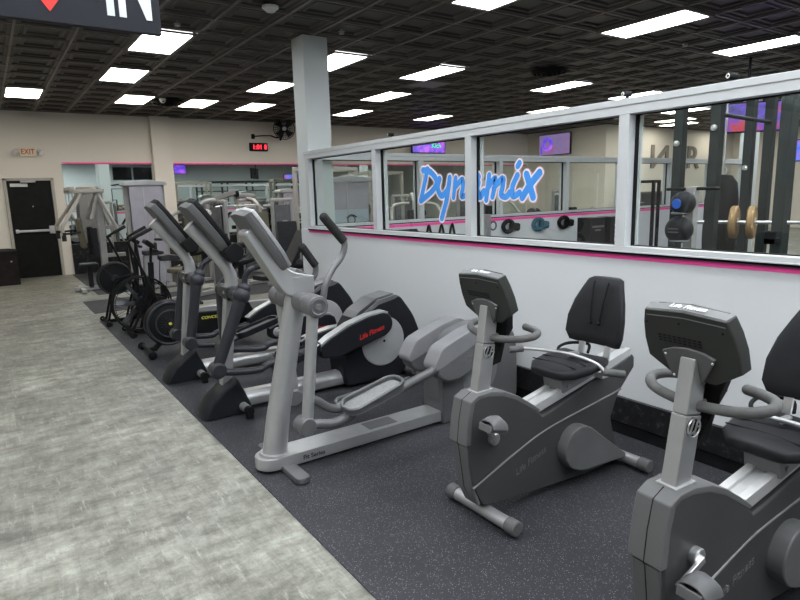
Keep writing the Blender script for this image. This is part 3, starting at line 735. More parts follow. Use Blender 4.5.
# ------------------------------------------------------------------ silver elliptical
def elliptical_silver():
    t = thing('elliptical_trainer', 'silver elliptical trainer with tilted grey console in the middle foreground', 'elliptical', (2.2, 3.215, ZM), 0, 'elliptical trainers along the walkway')
    O = (2.2, 0, 0)
    b = MB(O); pts = [(2.75, -.09), (2.75, .09)] + [(1.235 + .095 * math.cos(a), .095 * math.sin(a)) for a in [PI / 2 + PI * k / 14 for k in range(15)]]
    b.prism(pts, .018, .092, 'z', .008, 2); rail = b.build('base_rail', 'silver', t)
    text('rail_lettering', 'Fit Series', .040, (1.475, -.0958, .052), (1, 0, 0), (0, 0, 1), 'dark_txt', rail, O, bold=.0006)
    b = MB(O); b.lohi((1.9, -.06, .0915), (2.12, .06, .0935), .001); b.build('rail_wear_strip', 'silver_dk', rail)
    b = MB(O)
    b.prism(rnd([(1.26, -.32), (1.345, -.32), (1.345, .31), (1.26, .31)], .04), .004, .04, 'z', .008); b.build('front_foot', 'silver_dk', t)
    b = MB(O); b.lohi((2.62, -.25, .004), (2.72, .25, .03), .008); b.build('rear_foot', 'silver_dk', t)
    # mast
    def osec(x, z, rx, ry, n=20): return [(x + rx * math.cos(2 * PI * k / n), ry * math.sin(2 * PI * k / n), z + .12 * rx * math.cos(2 * PI * k / n)) for k in range(n)]
    b = MB(O); b.loft([osec(1.258, .085, .082, .062), osec(1.262, .105, .078, .058), osec(1.30, .33, .075, .056), osec(1.392, .735, .070, .054), osec(1.463, 1.06, .067, .052)])
    b.lathe([(.092, 0), (.088, .014), (.078, .016)], (1.258, 0, .086), (.1, 0, 1), 24)
    mast = b.build('mast', 'silver', t, ang=60)
    b = MB(O); b.cyl((1.40, .055, .80), (1.385, .10, .80), .022); b.ball((1.38, .115, .80), .03); b.build('adjust_knob', 'house_lt', mast)
    # cross hubs
    for s in (-1, 1):
        b = MB(O); b.cyl((1.462, s * .05, 1.005), (1.462, s * .165, 1.003), .062, 28, .004); b.cyl((1.462, s * .168, 1.003), (1.462, s * .285, 1.0), .064, 28, .006)
        h = b.build('pivot_hub', 'silver_dk', t)
        b = MB(O); b.ring((1.462, s * .286, 1.0), (0, 1, 0), .045, .006, 24, 6); b.cyl((1.462, s * .284, 1.0), (1.462, s * .29, 1.0), .02); b.build('hub_cap', 'house_grey', h)
    # moving arms
    b = MB(O); b.tube([(1.495, -.255, .985), (1.508, -.262, 1.06), (1.525, -.262, 1.12), (1.575, -.25, 1.195), (1.645, -.24, 1.262), (1.668, -.24, 1.32), (1.66, -.24, 1.365)], .0185, 16, 6)
    a = b.build('handle_arm', 'silver_dk', t)
    b = MB(O); b.tube([(1.664, -.24, 1.352), (1.545, -.24, 1.492)], .0255, 16); b.ball((1.545, -.24, 1.492), .0255); b.build('grip', 'grip', a)
    b = MB(O); b.tube([(1.49, .25, 1.01), (1.58, .25, 1.03), (1.665, .25, 1.055), (1.708, .245, 1.10), (1.718, .24, 1.15), (1.712, .235, 1.178)], .0185, 16, 6)
    a = b.build('handle_arm', 'silver_dk', t)
    b = MB(O); b.tube([(1.714, .235, 1.168), (1.628, .235, 1.292)], .0255, 16); b.ball((1.628, .235, 1.292), .0255); b.build('grip', 'grip', a)
    for s, x, z, bot in ((-1, 1.378, .31, 0), (1, 1.502, .335, 1)):
        b = MB(O); b.tube([(1.455, s * .225, .985), (x + .004, s * .225, z + .02)], .034, 20); lo = b.build('lower_arm', 'silver', t)
        b = MB(O); b.cyl((x - .012, s * .17, z), (x - .012, s * .272, z), .054, 24, .006); b.build('arm_knuckle', 'silver_dk', lo)
    # pedal links and pedals
    def pedal(path, pc, pt, tilt, y):
        b = MB(O); b.tube(path, .029, 16, 6); L = b.build('pedal_arm', 'silver_dk', t)
        c, s_ = math.cos(tilt), math.sin(tilt)
        def q(u, v, w): return (pc[0] + u * c - w * s_, y + v, pc[2] + u * s_ + w * c)
        out = rnd([(-.20, -.05), (-.16, -.088), (.17, -.088), (.215, -.045), (.215, .055), (.17, .088), (-.16, .088), (-.20, .05)], .03)
        b = MB(O); b.loft([[q(u, v, -.016) for u, v in out], [q(u, v, .012) for u, v in out]], b=.004); pd = b.build('pedal', 'house_lt', t)
        b = MB(O); inn = [(u * .97, v * .95) for u, v in out]
        b.tube([q(u, v, .018 + (.020 if v > .03 or u > .1 else .006)) for u, v in out], .010, 8, 0, True)
        b.loft([[q(u, v, -.01) for u, v in out], [q(u * 1.02, v * 1.04, .020 + (.018 if v > .03 or u > .1 else .004)) for u, v in out], [q(u * .97, v * .94, .020 + (.018 if v > .03 or u > .1 else .004)) for u, v in out], [q(u * .97, v * .94, .0) for u, v in out]])
        b.build('pedal_rim', 'silver_dk', pd)
        b = MB(O); b.loft([[q(u * .93, v * .9, .012) for u, v in out], [q(u * .93, v * .9, .018) for u, v in out]]); b.build('foot_pad', 'pedal_gr', pd)
    pedal([(1.37, -.225, .305), (1.45, -.222, .296), (1.55, -.21, .270), (1.66, -.20, .282), (1.78, -.195, .318), (2.08, -.19, .378), (2.36, -.185, .445)], (1.845, 0, .366), 0, .235, -.205)
    pedal([(1.50, .225, .335), (1.57, .222, .315), (1.65, .21, .275), (1.75, .20, .200), (1.86, .19, .185), (2.15, .185, .20), (2.40, .18, .27)], (2.02, 0, .195), 0, .08, .205)
    # drive housing at the wall end
    for s in (-1, 1):
        dz = 0 if s < 0 else -.0
        b = MB(O)
        pod = rnd([(2.335, .475), (2.36, .385), (2.43, .338), (2.55, .335), (2.72, .405), (2.93, .49), (2.98, .55), (2.95, .62), (2.78, .690), (2.62, .655), (2.40, .575)], .05)
        b.prism(pod, s * .085, s * .215, 'y', .022, 3); pd = b.build('crank_cover', 'house_grey', t)
        b = MB(O)
        b.prism(rnd([(2.325, .47), (2.335, .43), (2.42, .455), (2.75, .585), (2.93, .60), (2.94, .625), (2.79, .697), (2.62, .664), (2.39, .582)], .04), s * .08, s * .217, 'y', .02, 3); b.build('cover_top', 'house_lt', pd)
        if s < 0:
            text('cover_lettering', 'Life Fitness', .036, (2.63, -.2185, .478), (1, 0, .36), (0, 0, 1), 'grey_txt', pd, O, shear=.3)
    b = MB(O)
    b.prism(rnd([(2.46, .12), (2.465, .40), (2.60, .62), (2.80, .672), (3.05, .66), (3.20, .56), (3.235, .40), (3.235, .02), (2.70, .02)], .06), -.085, .085, 'y', .02, 3); b.build('drive_shroud', 'house_grey', t)
    b = MB(O); b.cyl((2.78, -.10, .34), (2.78, .10, .34), .235, 40, .012); b.build('crank_disc', 'house_lt', t)
    b = MB(O); b.prism(rnd([(2.47, .0), (2.47, .34), (2.66, .36), (2.70, .0)], .02), -.115, .115, 'y', .02, 3); b.build('pedestal', 'silver_dk', t)
    # console on its slanted bracket
    b = MB(O)
    sl = rnd([(1.150, 1.415), (1.185, 1.445), (1.225, 1.415), (1.405, 1.185), (1.545, 1.150), (1.548, 1.045), (1.43, 1.03), (1.375, 1.05), (1.335, 1.105)], [.02, .03, .02, .05, .01, .01, .02, .02, .02])
    b.prism(sl, -.062, .062, 'y', .010, 3); br = b.build('console_bracket', 'silver', t)
    b = MB(O); b.lohi((1.42, -.064, 1.045), (1.552, .064, 1.150), .006); b.build('bracket_cap', 'silver', br)
    b = MB(O)
    def cs(d, n, w): 
        a = math.atan2(-.33, .22); ux, uz = math.cos(a), math.sin(a)
        return (1.140 + ux * d - uz * n, w + .025, 1.512 + uz * d + ux * n)
    out = lambda n, k: [cs(.0, n, .145 * k), cs(-.012, n, 0), cs(.0, n, -.145 * k), cs(.12, n, -.162 * k), cs(.30, n, -.150 * k), cs(.39, n, -.11 * k), cs(.39, n, .11 * k), cs(.30, n, .150 * k), cs(.12, n, .162 * k)]
    b.loft([out(.0, .74), out(.022, .86), out(.042, .88)], b=.004); co = b.build('console', 'house_grey', t)
    b = MB(O); b.loft([out(.0425, .90), out(.068, .90)], b=.006); b.build('console_bezel', 'silver', co)
    b = MB(O); b.loft([out(.0685, .8), out(.074, .78)]); b.build('display_face', 'black_gl', co)
    b = MB(O); b.prism([(1.41, 1.165), (1.45, 1.20), (1.52, 1.16), (1.48, 1.11)], -.055, .055, 'y', .01); b.build('accessory_tray', 'silver_dk', co)
    return t
elliptical_silver()

# ------------------------------------------------------------------ dark ellipticals
def elliptical_dark(label, y0, ph):
    t = thing('elliptical_trainer', label, 'elliptical', (2.2, y0, ZM), 0, 'elliptical trainers along the walkway')
    O = (2.2, 0, 0)
    b = MB(O)
    def nsec(s, w):
        pr = [(1.135, .008), (1.145, .05), (1.20, .135), (1.30, .215), (1.385, .272), (1.415, .262), (1.46, .16), (1.50, .06), (1.50, .008)]
        return [(1.32 + (x - 1.32) * s, w, .008 + (z - .008) * s) for x, z in pr]
    b.loft([nsec(.82, -.125), nsec(.95, -.112), nsec(1.0, -.085), nsec(1.03, -.03), nsec(1.03, .03), nsec(1.0, .085), nsec(.95, .112), nsec(.82, .125)])
    nose = b.build('nose_cover', 'nose', t, ang=50)
    b = MB(O)
    for x, z in ((1.235, .135), (1.415, .215)): b.ball((x, -.112, z - .03), .008)
    b.build('screw', 'black', nose)
    b = MB(O); b.cyl((1.425, -.245, .062), (1.425, .245, .062), .032, 20); ft = b.build('front_stabilizer', 'silver', t)
    for s in (-1, 1):
        b = MB(O); b.cyl((1.425, s * .225, .062), (1.425, s * .275, .062), .034, 20); b.lohi((1.40, s * .255 - .018, .0), (1.45, s * .255 + .018, .04), .006); b.build('rubber_foot', 'black', ft)
    b = MB(O); b.prism(rnd([(-.082, .028), (.082, .028), (.082, .10), (.05, .142), (-.05, .142), (-.082, .10)], .03), 1.42, 2.46, 'x', .004); b.build('base_rail', 'silver', t)
    b = MB(O); b.lohi((2.95, -.24, .0), (3.05, .24, .035), .006); b.cyl((2.93, -.25, .07), (2.93, -.16, .07), .03); b.cyl((2.93, .16, .07), (2.93, .25, .07), .03); b.build('rear_foot', 'silver_dk', t)
    # housing
    b = MB(O)
    hp = rnd([(2.32, .012), (2.29, .25), (2.38, .51), (2.47, .63), (2.65, .725), (2.83, .752), (2.90, .725), (3.03, .55), (3.10, .38), (3.08, .27), (2.91, .04), (2.88, .012)], .06, 5)
    b.prism(hp, -.135, .135, 'y', .03, 4); hs = b.build('drive_shroud', 'nose', t, ang=50)
    b = MB(O)
    for s in (-1, 1): b.prism(rnd([(2.49, .622), (2.66, .722), (2.83, .750), (2.87, .733), (2.82, .712), (2.66, .682), (2.51, .595)], .01), s * .10, s * .139, 'y', .006)
    b.prism(rnd([(2.43, .585), (2.48, .637), (2.65, .733), (2.83, .760), (2.84, .743), (2.65, .712), (2.49, .62)], .008), -.10, .10, 'y', .006)
    b.build('shroud_top_trim', 'silver_dk', hs)
    for s in (-1, 1):
        b = MB(O); b.lathe([(.0, 0), (.208, 0), (.216, .006), (.20, .016), (0, .022)], (2.69, s * .134, .36), (0, s, 0), 44); b.build('crank_disc', 'disc_gr', hs)
    b = MB(O)
    for s in (-1, 1): b.cyl((2.69, s * .155, .365), (2.69, s * .16, .365), .012)
    b.build('disc_bolt', 'black', hs)
    for s in (-1, 1):
        dz, rot = (0, 0) if (s < 0) ^ ph else (-.20, -.25)
        P0 = (2.69, .37)
        def rr(p):
            x, z = p[0] - P0[0], p[1] - P0[1]; c, q = math.cos(rot), math.sin(rot)
            return (P0[0] + x * c - z * q, P0[1] - .018 + x * q + z * c + dz)
        cov = [(2.015, .455), (2.12, .520), (2.30, .598), (2.48, .646), (2.63, .662), (2.695, .635), (2.725, .565), (2.71, .50), (2.655, .458), (2.52, .425), (2.386, .392), (2.20, .345), (2.04, .36)]
        b = MB(O); b.prism(rnd([rr(p) for p in cov], .03), s * .16, s * .262, 'y', .020, 3); cv = b.build('crank_cover', 'nose', t)
        top = [(2.00, .455), (2.11, .525), (2.295, .606), (2.48, .655), (2.635, .671), (2.68, .655), (2.655, .628), (2.50, .610), (2.31, .560), (2.13, .480), (2.08, .435)]
        b = MB(O); b.prism(rnd([rr(p) for p in top], .012), s * .168, s * .256, 'y', .014, 3); b.build('cover_trim', 'silver', cv)
        if s < 0:
            o = rr((2.50, .505)); text('cover_lettering', 'Life Fitness', .056, (o[0], -.2640, o[1]), (math.cos(rot + .25), 0, math.sin(rot + .25)), (0, 0, 1), 'red', cv, O, shear=.35, bold=.0016)
    # mast and curved neck
    b = MB(O); b.bar((1.34, 0, .18), (1.432, 0, .93), .085, .078, .012, (1, 0, 0)); b.build('mast', 'silver', t)
    b = MB(O); b.tube([(1.425, 0, .90), (1.448, 0, .985), (1.440, 0, 1.06), (1.395, 0, 1.150), (1.31, 0, 1.262), (1.215, 0, 1.385), (1.175, 0, 1.43)], [.05, .049, .047, .047, .049, .051, .05], 16, 6, flat=.8, up=(1, 0, 0)); b.build('neck', 'silver', t, ang=60)
    b = MB(O); b.cyl((1.445, -.185, .915), (1.445, .185, .915), .056, 24, .01); b.lohi((1.385, -.075, .865), (1.50, .075, .965), .012); b.build('pivot_hub', 'arm_dk', t)
    for s in (-1, 1):
        f = (s < 0) ^ ph
        b = MB(O); b.ball((1.448, s * .20, .915), .064, (1, 1.05, 1)); b.ball((1.475, s * .195, .965), .05)
        piv = b.build('pivot_ball', 'arm_dk', t)
        x, z = ((1.225, .405) if f else (1.42, .455)) if not ph else (1.335, .375)
        b = MB(O); b.tube([(1.435, s * .205, .885), (x + .012, s * .215, z + .03)], [.046, .040], 18); lo = b.build('lower_arm', 'arm_dk', t)
        b = MB(O); b.cyl((x, s * .165, z), (x, s * .27, z), .058, 24, .012); b.build('arm_knuckle', 'arm_dk', lo)
        pth = [(x, s * .215, z - .015), (x + .15, s * .212, z - .045), (x + .32, s * .205, z - .062), (x + .42, s * .20, z - .03)]
        pc = (x + .62, 0, z + (-.02 if f else -.12)) if not ph else (x + .62, 0, z + (.04 if s < 0 else -.05))
        pth += [(pc[0] + .25, s * .20, pc[2] + .05)]
        b = MB(O); b.tube(pth, .027, 14, 6); b.build('pedal_arm', 'arm_dk', t)
        c, q = math.cos(.26), math.sin(.26)
        def Q(u, v, w): return (pc[0] + u * c - w * q, s * .205 + v, pc[2] + u * q + w * c)
        out = rnd([(-.20, -.05), (-.15, -.08), (.17, -.08), (.21, -.04), (.21, .05), (.17, .08), (-.15, .08), (-.20, .05)], .03)
        b = MB(O); b.loft([[Q(u, v, -.02) for u, v in out], [Q(u * 1.02, v * 1.04, .032) for u, v in out], [Q(u * .97, v * .93, .032) for u, v in out], [Q(u * .97, v * .93, .0) for u, v in out]]); pd = b.build('pedal', 'nose', t)
        b = MB(O); b.loft([[Q(u * .93, v * .9, .0) for u, v in out], [Q(u * .93, v * .9, .007) for u, v in out]]); b.build('foot_pad', 'silver_dk', pd)
        hx = .0 if f else .06
        b = MB(O); b.tube([(1.475, s * .20, .965), (1.485 + hx * .3, s * .205, 1.045), (1.515 + hx, s * .215, 1.095), (1.575 + hx, s * .22, 1.118)], .021, 14, 6); ha = b.build('handle_arm', 'arm_dk', t)
        b = MB(O); b.tube([(1.55 + hx, s * .22, 1.112), (1.62 + hx, s * .222, 1.135), (1.66 + hx, s * .222, 1.20), (1.655 + hx, s * .222, 1.30)], .0235, 14, 5); b.build('grip', 'grip', ha)
    # console slab
    b = MB(O)
    ang = math.atan2(-.33, .245); ux, uz = math.cos(ang), math.sin(ang)
    def cs(d, n, w): return (1.145 + ux * d - uz * n, w, 1.557 + uz * d + ux * n)
    out = lambda n, k: [cs(.0, n, .14 * k), cs(-.015, n, 0), cs(.0, n, -.14 * k), cs(.10, n, -.162 * k), cs(.32, n, -.15 * k), cs(.395, n, -.10 * k), cs(.395, n, .10 * k), cs(.32, n, .15 * k), cs(.10, n, .162 * k)]
    b.loft([out(-.012, .84), out(.02, .95), out(.042, .97)], b=.006); co = b.build('console', 'house_grey', t)
    b = MB(O); b.loft([out(.0425, 1.0), out(.078, .97)], b=.008); b.build('console_face', 'black', co)
    b = MB(O); b.loft([out(.0785, .85), out(.083, .83)]); b.build('display_face', 'led_display', co)
    b = MB(O); b.prism(rnd([(1.36, 1.235), (1.46, 1.30), (1.53, 1.24), (1.50, 1.16), (1.43, 1.14)], .03), -.13, .13, 'y', .012); b.build('accessory_tray', 'black', co)
    b = MB(O)
    hp = [(1.45, -.07, 1.13), (1.50, -.12, 1.14), (1.56, -.17, 1.165), (1.60, -.19, 1.19)]
    b.tube(hp, .017, 12, 5); b.tube(mirror_y(hp), .017, 12, 5); b.build('pulse_grip', 'black', t)
    return t
elliptical_dark('dark elliptical trainer with red lettering just behind the silver elliptical', 4.33, False)
elliptical_dark('dark elliptical trainer farthest along the row, in front of the black rower', 5.42, True)
# ------------------------------------------------------------------ rower
def rower():
    t = thing('rowing_machine', 'black indoor rower with round flywheel and yellow lettering on its rail', 'rowing machine', (2.0, 6.55, ZM))
    O = (2.0, 0, 0)
    b = MB(O); c = V((1.475, 0, .315))
    b.lathe([(0, -.085), (.13, -.085), (.15, -.07), (.235, -.055), (.245, -.04), (.245, .04), (.235, .055), (.15, .07), (0, .085)], c, (0, 1, 0), 48); fw = b.build('flywheel_cage', 'black', t)
    b = MB(O)
    for s in (-1, 1): b.ring(c + V((0, s * .062, 0)), (0, 1, 0), .222, .014, 48, 8); b.ring(c + V((0, s * .074, 0)), (0, 1, 0), .142, .010, 40, 8)
    for s in (-1, 1):
        for k in range(20): a = 2 * PI * k / 20; u = V((math.cos(a), 0, math.sin(a))); b.bar(c + u * .03 + V((0, s * .088, 0)), c + u * .14 + V((0, s * .080, 0)), .004, .006, 0, (0, 1, 0))
    b.build('cage_ring', 'arm_dk', fw)
    b = MB(O)
    for s in (-1, 1): b.cyl(c + V((0, s * .084, 0)), c + V((0, s * .094, 0)), .018)
    b.build('hub_badge', 'yellow', fw)
    b = MB(O); b.bar((1.42, 0, .16), (1.30, 0, .04), .06, .05, .006); b.bar((1.30, 0, .05), (1.25, 0, .04), .05, .05)
    b.tube([(1.245, -.27, .05), (1.245, .27, .05)], .02, 12); fl = b.build('front_leg', 'black', t)
    for s in (-1, 1):
        b = MB(O); b.ring((1.235, s * .265, .042), (0, 1, 0), .028, .014, 20, 8); b.cyl((1.235, s * .22, .042), (1.235, s * .28, .042), .02); b.build('transport_wheel', 'black', fl)
    b = MB(O); b.prism(rnd([(1.60, .14), (1.60, .40), (2.26, .37), (2.42, .14), (2.36, .085), (1.78, .12)], .02), -.085, .085, 'y', .01); bd = b.build('main_frame', 'black', t)
    text('rail_lettering', 'CONCEPT 2', .042, (1.93, -.0865, .325), (1, 0, -.02), (0, 0, 1), 'yellow', bd, O, shear=.2, sx=1.15, bold=.001)
    text('rail_lettering', 'INDOOR ROWER', .020, (2.06, -.0865, .285), (1, 0, -.02), (0, 0, 1), 'grey_txt', bd, O)
    b = MB(O); b.bar((1.62, 0, .405), (3.85, 0, .375), .06, .075, .006); b.build('monorail', 'silver', t)
    b = MB(O)
    for s in (-1, 1): b.prism(rnd([(2.12, .36), (2.20, .56), (2.26, .56), (2.42, .24), (2.38, .18)], .03), s * .09, s * .19, 'y', .008)
    b.build('foot_board', 'black', t)
    b = MB(O)
    b.loft([[(x, y * w, z) for y, z in ((-.17, .0), (-.15, .03), (-.05, .022), (.05, .022), (.15, .03), (.17, 0), (.10, -.02), (-.10, -.02))] for x, w, z0 in ((2.72, .8, 0), (2.78, 1, 0), (2.98, 1, 0), (3.02, .85, 0)) for z in (0,)] and [[(x, y * w, .47 + z) for y, z in ((-.17, .0), (-.15, .03), (-.05, .022), (.05, .022), (.15, .03), (.17, 0), (.10, -.02), (-.10, -.02))] for x, w in ((2.72, .8), (2.78, 1), (2.98, 1), (3.02, .85))], b=.006)
    b.lohi((2.76, -.06, .36), (2.98, .06, .455), .008); b.build('seat', 'black', t)
    b = MB(O); b.bar((3.80, 0, .40), (3.86, 0, .03), .06, .05); b.tube([(3.86, -.25, .02), (3.86, .25, .02)], .02); b.build('rear_leg', 'black', t)
    b = MB(O); b.tube([(1.60, 0, .42), (1.62, 0, .60), (1.75, 0, .86)], .02, 10, 5); b.box((1.78, 0, .90), (.05, .17, .16), (0, -.5, 0), .01); b.build('monitor_arm', 'black', t)
    b = MB(O); b.tube([(1.78, -.24, .52), (1.76, 0, .53), (1.78, .24, .52)], .016, 10, 4); b.box((1.70, 0, .50), (.14, .05, .05)); b.build('pull_handle', 'grip', t)
rower()

# ------------------------------------------------------------------ fan bikes
def fan_bike(label, loc, solid, ph):
    t = thing('fan_bike', label, 'exercise bike', loc, 0, 'upright fan bikes')
    X = 1.45 if not solid else 1.315; Z = .36 if not solid else .60; R_ = .335 if not solid else .215
    O = (1.45, 0, 0)
    c = V((X, 0, Z))
    b = MB(O)
    if solid:
        b.lathe([(0, -.06), (.06, -.06), (R_, -.045), (R_ + .008, 0), (R_, .045), (.06, .06), (0, .06)], c, (0, 1, 0), 44); fan = b.build('fan_wheel', 'black', t)
        b = MB(O)
        b.ring(c + V((0, -.05, 0)), (0, 1, 0), R_ - .012, .007, 40, 6); b.cyl(c + V((0, -.06, 0)), c + V((0, -.075, 0)), .05)
        for k in range(3): a = .2 + 2 * PI * k / 3; b.bar(c + V((0, -.066, 0)), c + V((math.cos(a) * R_, -.05, math.sin(a) * R_)), .006, .012, .001, (0, 1, 0))
        b.build('spoke_guard', 'arm_dk', fan)
    else:
        for s in (-1, 1):
            b.ring(c + V((0, s * .06, 0)), (0, 1, 0), R_, .011, 56, 8); b.ring(c + V((0, s * .075, 0)), (0, 1, 0), R_ * .93, .004, 48, 6)
            for k in range(16):
                a = 2 * PI * k / 16; u = V((math.cos(a), 0, math.sin(a))); b.bar(c + u * .07 + V((0, s * .085, 0)), c + u * R_ + V((0, s * .06, 0)), .004, .004, 0, (0, 1, 0))
        fan = b.build('fan_cage', 'black', t)
        b = MB(O); b.cyl(c + V((0, -.09, 0)), c + V((0, .09, 0)), .085, 28, .01)
        b.build('fan_hub', 'black_gl', fan)
        b = MB(O)
        for k in range(7):
            a = .3 + 2 * PI * k / 7; u = V((math.cos(a), 0, math.sin(a))); w = V((-math.sin(a), 0, math.cos(a)))
            b.bar(c + u * .06, c + u * (R_ - .03), .08, .006, .002, tuple(w * .8 + V((0, .6, 0))))
        b.build('fan_blade', 'arm_dk', fan)
    # floor bars and frame
    b = MB(O)
    fx = 1.29 if not solid else 1.17
    b.tube([(fx, -.27, .03), (fx, .27, .03)], .022, 12); b.tube([(2.02, -.25, .03), (2.02, .25, .03)], .022, 12)
    b.bar((fx, 0, .035), (2.02, 0, .035), .05, .04); b.build('base_frame', 'black', t)
    b = MB(O)
    for s in (-1, 1):
        b.ring((fx - .02, s * .265, .032), (0, 1, 0), .022, .012, 18, 8); b.lohi((1.99, s * .22 - .03, 0), (2.05, s * .22 + .03, .03), .006)
    b.build('foot_wheel', 'black', t)
    b = MB(O)
    for s in (-1, 1):
        b.bar((fx, s * .10, .04), (c.x, s * .105, c.z), .018, .03)
        b.bar((c.x, s * .105, c.z), (1.60, s * .07, .62), .018, .04); b.bar((1.43, s * .105, .04), (1.60, s * .07, .62), .016, .03)
    b.bar((1.56, 0, .04), (1.60, 0, .86), .05, .06, .006, (1, 0, 0)); b.bar((1.60, 0, .45), (1.74, 0, .40), .05, .06)
    b.bar((1.70, 0, .04), (1.725, 0, .62), .055, .065, .006, (1, 0, 0)); b.build('main_frame', 'black', t)
    b = MB(O); b.bar((1.715, 0, .56), (1.735, 0, .87), .060, .066, .004, (1, 0, 0)); sp = b.build('seat_post', 'chrome', t)
    b = MB(O); b.loft([[(1.70, -.10, .875), (1.70, .10, .875), (1.70, .085, .935), (1.70, -.085, .935)], [(1.79, -.12, .87), (1.79, .12, .87), (1.79, .10, .945), (1.79, -.10, .945)], [(1.90, -.07, .86), (1.90, .07, .86), (1.90, .055, .925), (1.90, -.055, .925)], [(1.97, -.025, .87), (1.97, .025, .87), (1.97, .02, .91), (1.97, -.02, .91)]], b=.012); b.build('saddle', 'vinyl', sp)
    b = MB(O); b.cyl((1.655, -.10, .335), (1.655, .10, .335), .10, 28, .01); b.bar((1.655, -.11, .335), (1.655 + .12, -.12, .25), .02, .03); b.lohi((1.74, -.22, .235), (1.82, -.12, .262), .006); b.bar((1.655, .11, .335), (1.655 - .12, .12, .42), .02, .03); b.lohi((1.50, .12, .405), (1.58, .22, .432), .006); b.build('crankset', 'black', t)
    for s in (-1, 1):
        d = 0 if (s < 0) ^ ph else .16
        b = MB(O); b.tube([(1.60, s * .19, .36), (1.545, s * .21, .55), (1.335 + d, s * .235, 1.10), (1.33 + d, s * .24, 1.135), (1.36 + d, s * .24, 1.165), (1.52 + d, s * .24, 1.245)], .0155, 12, 6); h = b.build('lever_arm', 'black', t)
        b = MB(O); b.tube([(1.40 + d, s * .24, 1.187), (1.555 + d, s * .24, 1.265)], .021, 12); b.build('grip', 'grip', h)
    b = MB(O); b.bar((1.60, 0, .86), (1.62, 0, 1.04), .03, .03, .004, (1, 0, 0)); b.box((1.60, 0, 1.085), (.05, .20, .13), (0, -.9, 0), .012); b.bar((1.66, -.14, 1.0), (1.66, .14, 1.0), .03, .03); b.build('monitor', 'black', t)
    return t
fan_bike('fan bike with a large open spoked cage wheel, nearer the walkway mats', (1.45, 7.72, ZM), False, False)
fan_bike('fan bike with a solid black fan disc, behind the open cage fan bike', (1.45, 8.62, ZM), True, True)

# ------------------------------------------------------------------ weight machines in the background
def pec_machine():
    t = thing('pec_fly_machine', 'pale cream pec fly machine with hanging arms beside the exit door mirror', 'weight machine', (1.6, 12.2, ZM))
    O = (1.6, 0, 0)
    b = MB(O); b.bar((1.72, 0, .03), (1.74, 0, 1.62), .11, .11, .012, (1, 0, 0)); b.tube([(1.74, 0, 1.60), (1.73, 0, 1.74), (1.66, 0, 1.82), (1.50, 0, 1.84)], .052, 12, 5); b.build('main_post', 'frame_wh', t)
    b = MB(O)
    b.bar((1.18, 0, .04), (2.10, 0, .04), .08, .07, .008); b.bar((1.30, -.40, .035), (1.30, .40, .035), .07, .06, .008); b.build('base', 'frame_wh', t)
    b = MB(O); b.bar((1.28, -.42, 1.845), (1.28, .42, 1.845), .08, .06, .008); b.bar((1.24, -.38, 1.80), (1.82, -.10, 1.80), .06, .06, .006); b.bar((1.24, .38, 1.80), (1.82, .10, 1.80), .06, .06, .006); b.lathe([(.16, 0), (.16, .04), (.1, .06), (0, .06)], (1.55, 0, 1.83), (0, 0, 1), 24); b.build('crown', 'cream', t)
    for s in (-1, 1):
        b = MB(O); b.tube([(1.46, s * .22, 1.79), (1.30, s * .34, 1.55), (1.12, s * .46, 1.28), (1.06, s * .50, 1.18), (1.07, s * .50, .98)], .030, 12, 6); a = b.build('swing_arm', 'cream', t)
        b = MB(O); b.tube([(1.07, s * .50, 1.10), (1.07, s * .50, .95)], .036, 12); b.tube([(1.08, s * .48, 1.07), (1.34, s * .46, 1.09)], .018, 10); b.build('grip', 'grip', a)
        b = MB(O); b.bar((1.70, s * .12, 1.78), (1.95, s * .36, 1.10), .05, .05); b.bar((1.72, s * .10, 1.76), (1.55, s * .3, 1.30), .045, .045); b.build('strut', 'frame_wh', t)
    b = MB(O); b.bar((1.42, 0, .78), (1.36, 0, 1.32), .09, .26, .03, (0, 1, 0)); b.build('back_pad', 'tan', t)
    b = MB(O); b.lohi((1.30, -.16, .44), (1.60, .16, .50), .025); b.lohi((1.42, -.04, .04), (1.50, .04, .44)); b.build('seat', 'vinyl', t)
    for s in (-1, 1):
        b = MB(O); b.lohi((1.52, s * .28 - .04, .62), (1.62, s * .28 + .04, 1.15), .02); b.build('arm_pad', 'vinyl', t)
    b = MB(O)
    for z in (.62, 1.14): b.bar((1.78, 0, z), (2.10, 0, z), .07, .07)
    b.bar((1.90, 0, .62), (1.90, 0, 1.14), .03, .03, .004, (0, 1, 0)); b.build('cross_bar', 'frame_wh', t)
pec_machine()

